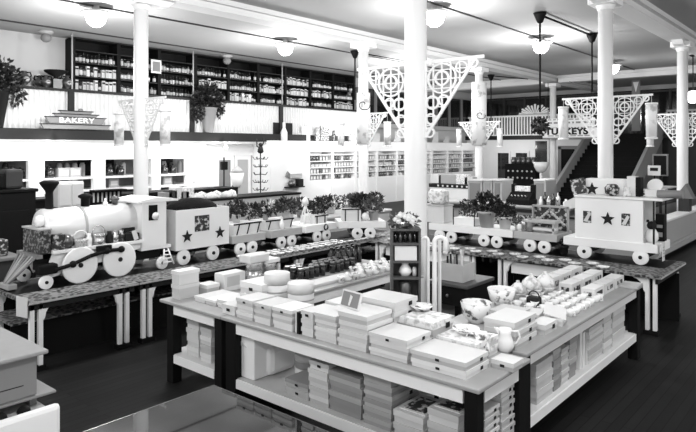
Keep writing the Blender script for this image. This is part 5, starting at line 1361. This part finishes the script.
for j in range(10):
    x, y = 5.97+rr.uniform(-.09, .09), 3.41+.024*j
    tag(MB().cyl((0, 0, 0), (rr.uniform(-.01, .01), rr.uniform(-.01, .01), rr.uniform(.24, .34)), .011, seg=8).build('paper_roll', [CARD, CARDG, INK][j % 3], loc=(x, y, .804)), '%s roll standing in the grey box on the dark wrapping table' % ['white', 'grey', 'black'][j % 3], 'roll', '%s rolls in the grey box' % ['white', 'grey', 'black'][j % 3])

# ---- left foreground stand
e = E('corner_stand', 'white rounded stand with a grey chest shelf at the lower left corner', 'stand', (1.68, 3.8, 0))
MB().bbox(-1.6, .02, -.06, -.0, .3, .70, .028).build('front_panel', WHITE, e)
MB().box(-1.6, .0, 0, .85, .0, .64).build('body', LGREY, e)
MB().bbox(-1.6, .06, .1, .95, .712, .728, .004).build('tray_shelf', GREYP, e)
for xx in (-1.5, -.06): MB().box(xx, xx+.04, .2, .8, .64, .713).build('shelf_block', GREYP, e)
e = E('grey_chest', 'big grey lidded chest at the lower left edge', 'chest', (1.63, 3.92, .729))
MB().bbox(-1.55, 0, 0, .8, 0, .25, .006).build('body', GREYP, e); MB().bbox(-1.58, .05, -.05, .84, .25, .275, .008).build('lid', CARDG, e)
MB().box(-1.0, -.08, -.002, 0, .075, .08).build('seam', INK, e)
MB().cyl((-.62, -.055, .262), (-.52, -.055, .262), .012, seg=8).build('latch', DTIN, e)
for j in range(5):
    x = 1.52-.13*j
    tag(MB().ball((0, 0, .04), .04, seg=12, sz=.9).build('dark_ball', BLACK, loc=(x, 3.84, .64)), 'black round ball in the slot below the grey chest, %s from the right' % NTH[j], 'ball')
# ---- glass topped case in the foreground
e = E('glass_showcase', 'glass topped showcase at the bottom edge reflecting the boxes', 'showcase', (2.83, 3.74, 0)); GH = .48
MB().box(-1.05, -.02, -2.6, -.02, .08, GH-.03).build('body', DWOOD, e)
MB().box(-1.01, -.06, -2.56, -.06, 0, .08).build('plinth', BLACK, e)
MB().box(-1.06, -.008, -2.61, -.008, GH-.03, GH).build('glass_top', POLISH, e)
MB().box(-.008, 0, -2.61, -.008, GH-.035, GH+.001).build('metal_edge', DTIN, e); MB().box(-1.06, 0, -.008, 0, GH-.035, GH+.001).build('metal_edge', DTIN, e)

# ================================================================== CAMERA, WORLD FILL, VIEW
cam = bpy.data.cameras.new('camera'); co = bpy.data.objects.new('camera', cam); COL.objects.link(co)
co.location = (0, 0, CZ); co.rotation_euler = (R(90), 0, TH-R(90))
cam.sensor_width = 36; cam.lens = FL/696*36; cam.shift_y = -(216-HY)/696; cam.clip_start = .05; cam.clip_end = 200
sc = bpy.context.scene; sc.camera = co
w = bpy.data.worlds.new('world'); sc.world = w; w.use_nodes = True
bg = w.node_tree.nodes['Background']; bg.inputs[0].default_value = (1, 1, 1, 1); bg.inputs[1].default_value = .7  # even white world added as soft frontal fill through the open sides
sc.view_settings.view_transform = 'Standard'; sc.view_settings.look = 'None'; sc.view_settings.gamma = 1; sc.view_settings.exposure = .62
sc.view_settings.use_curve_mapping = False
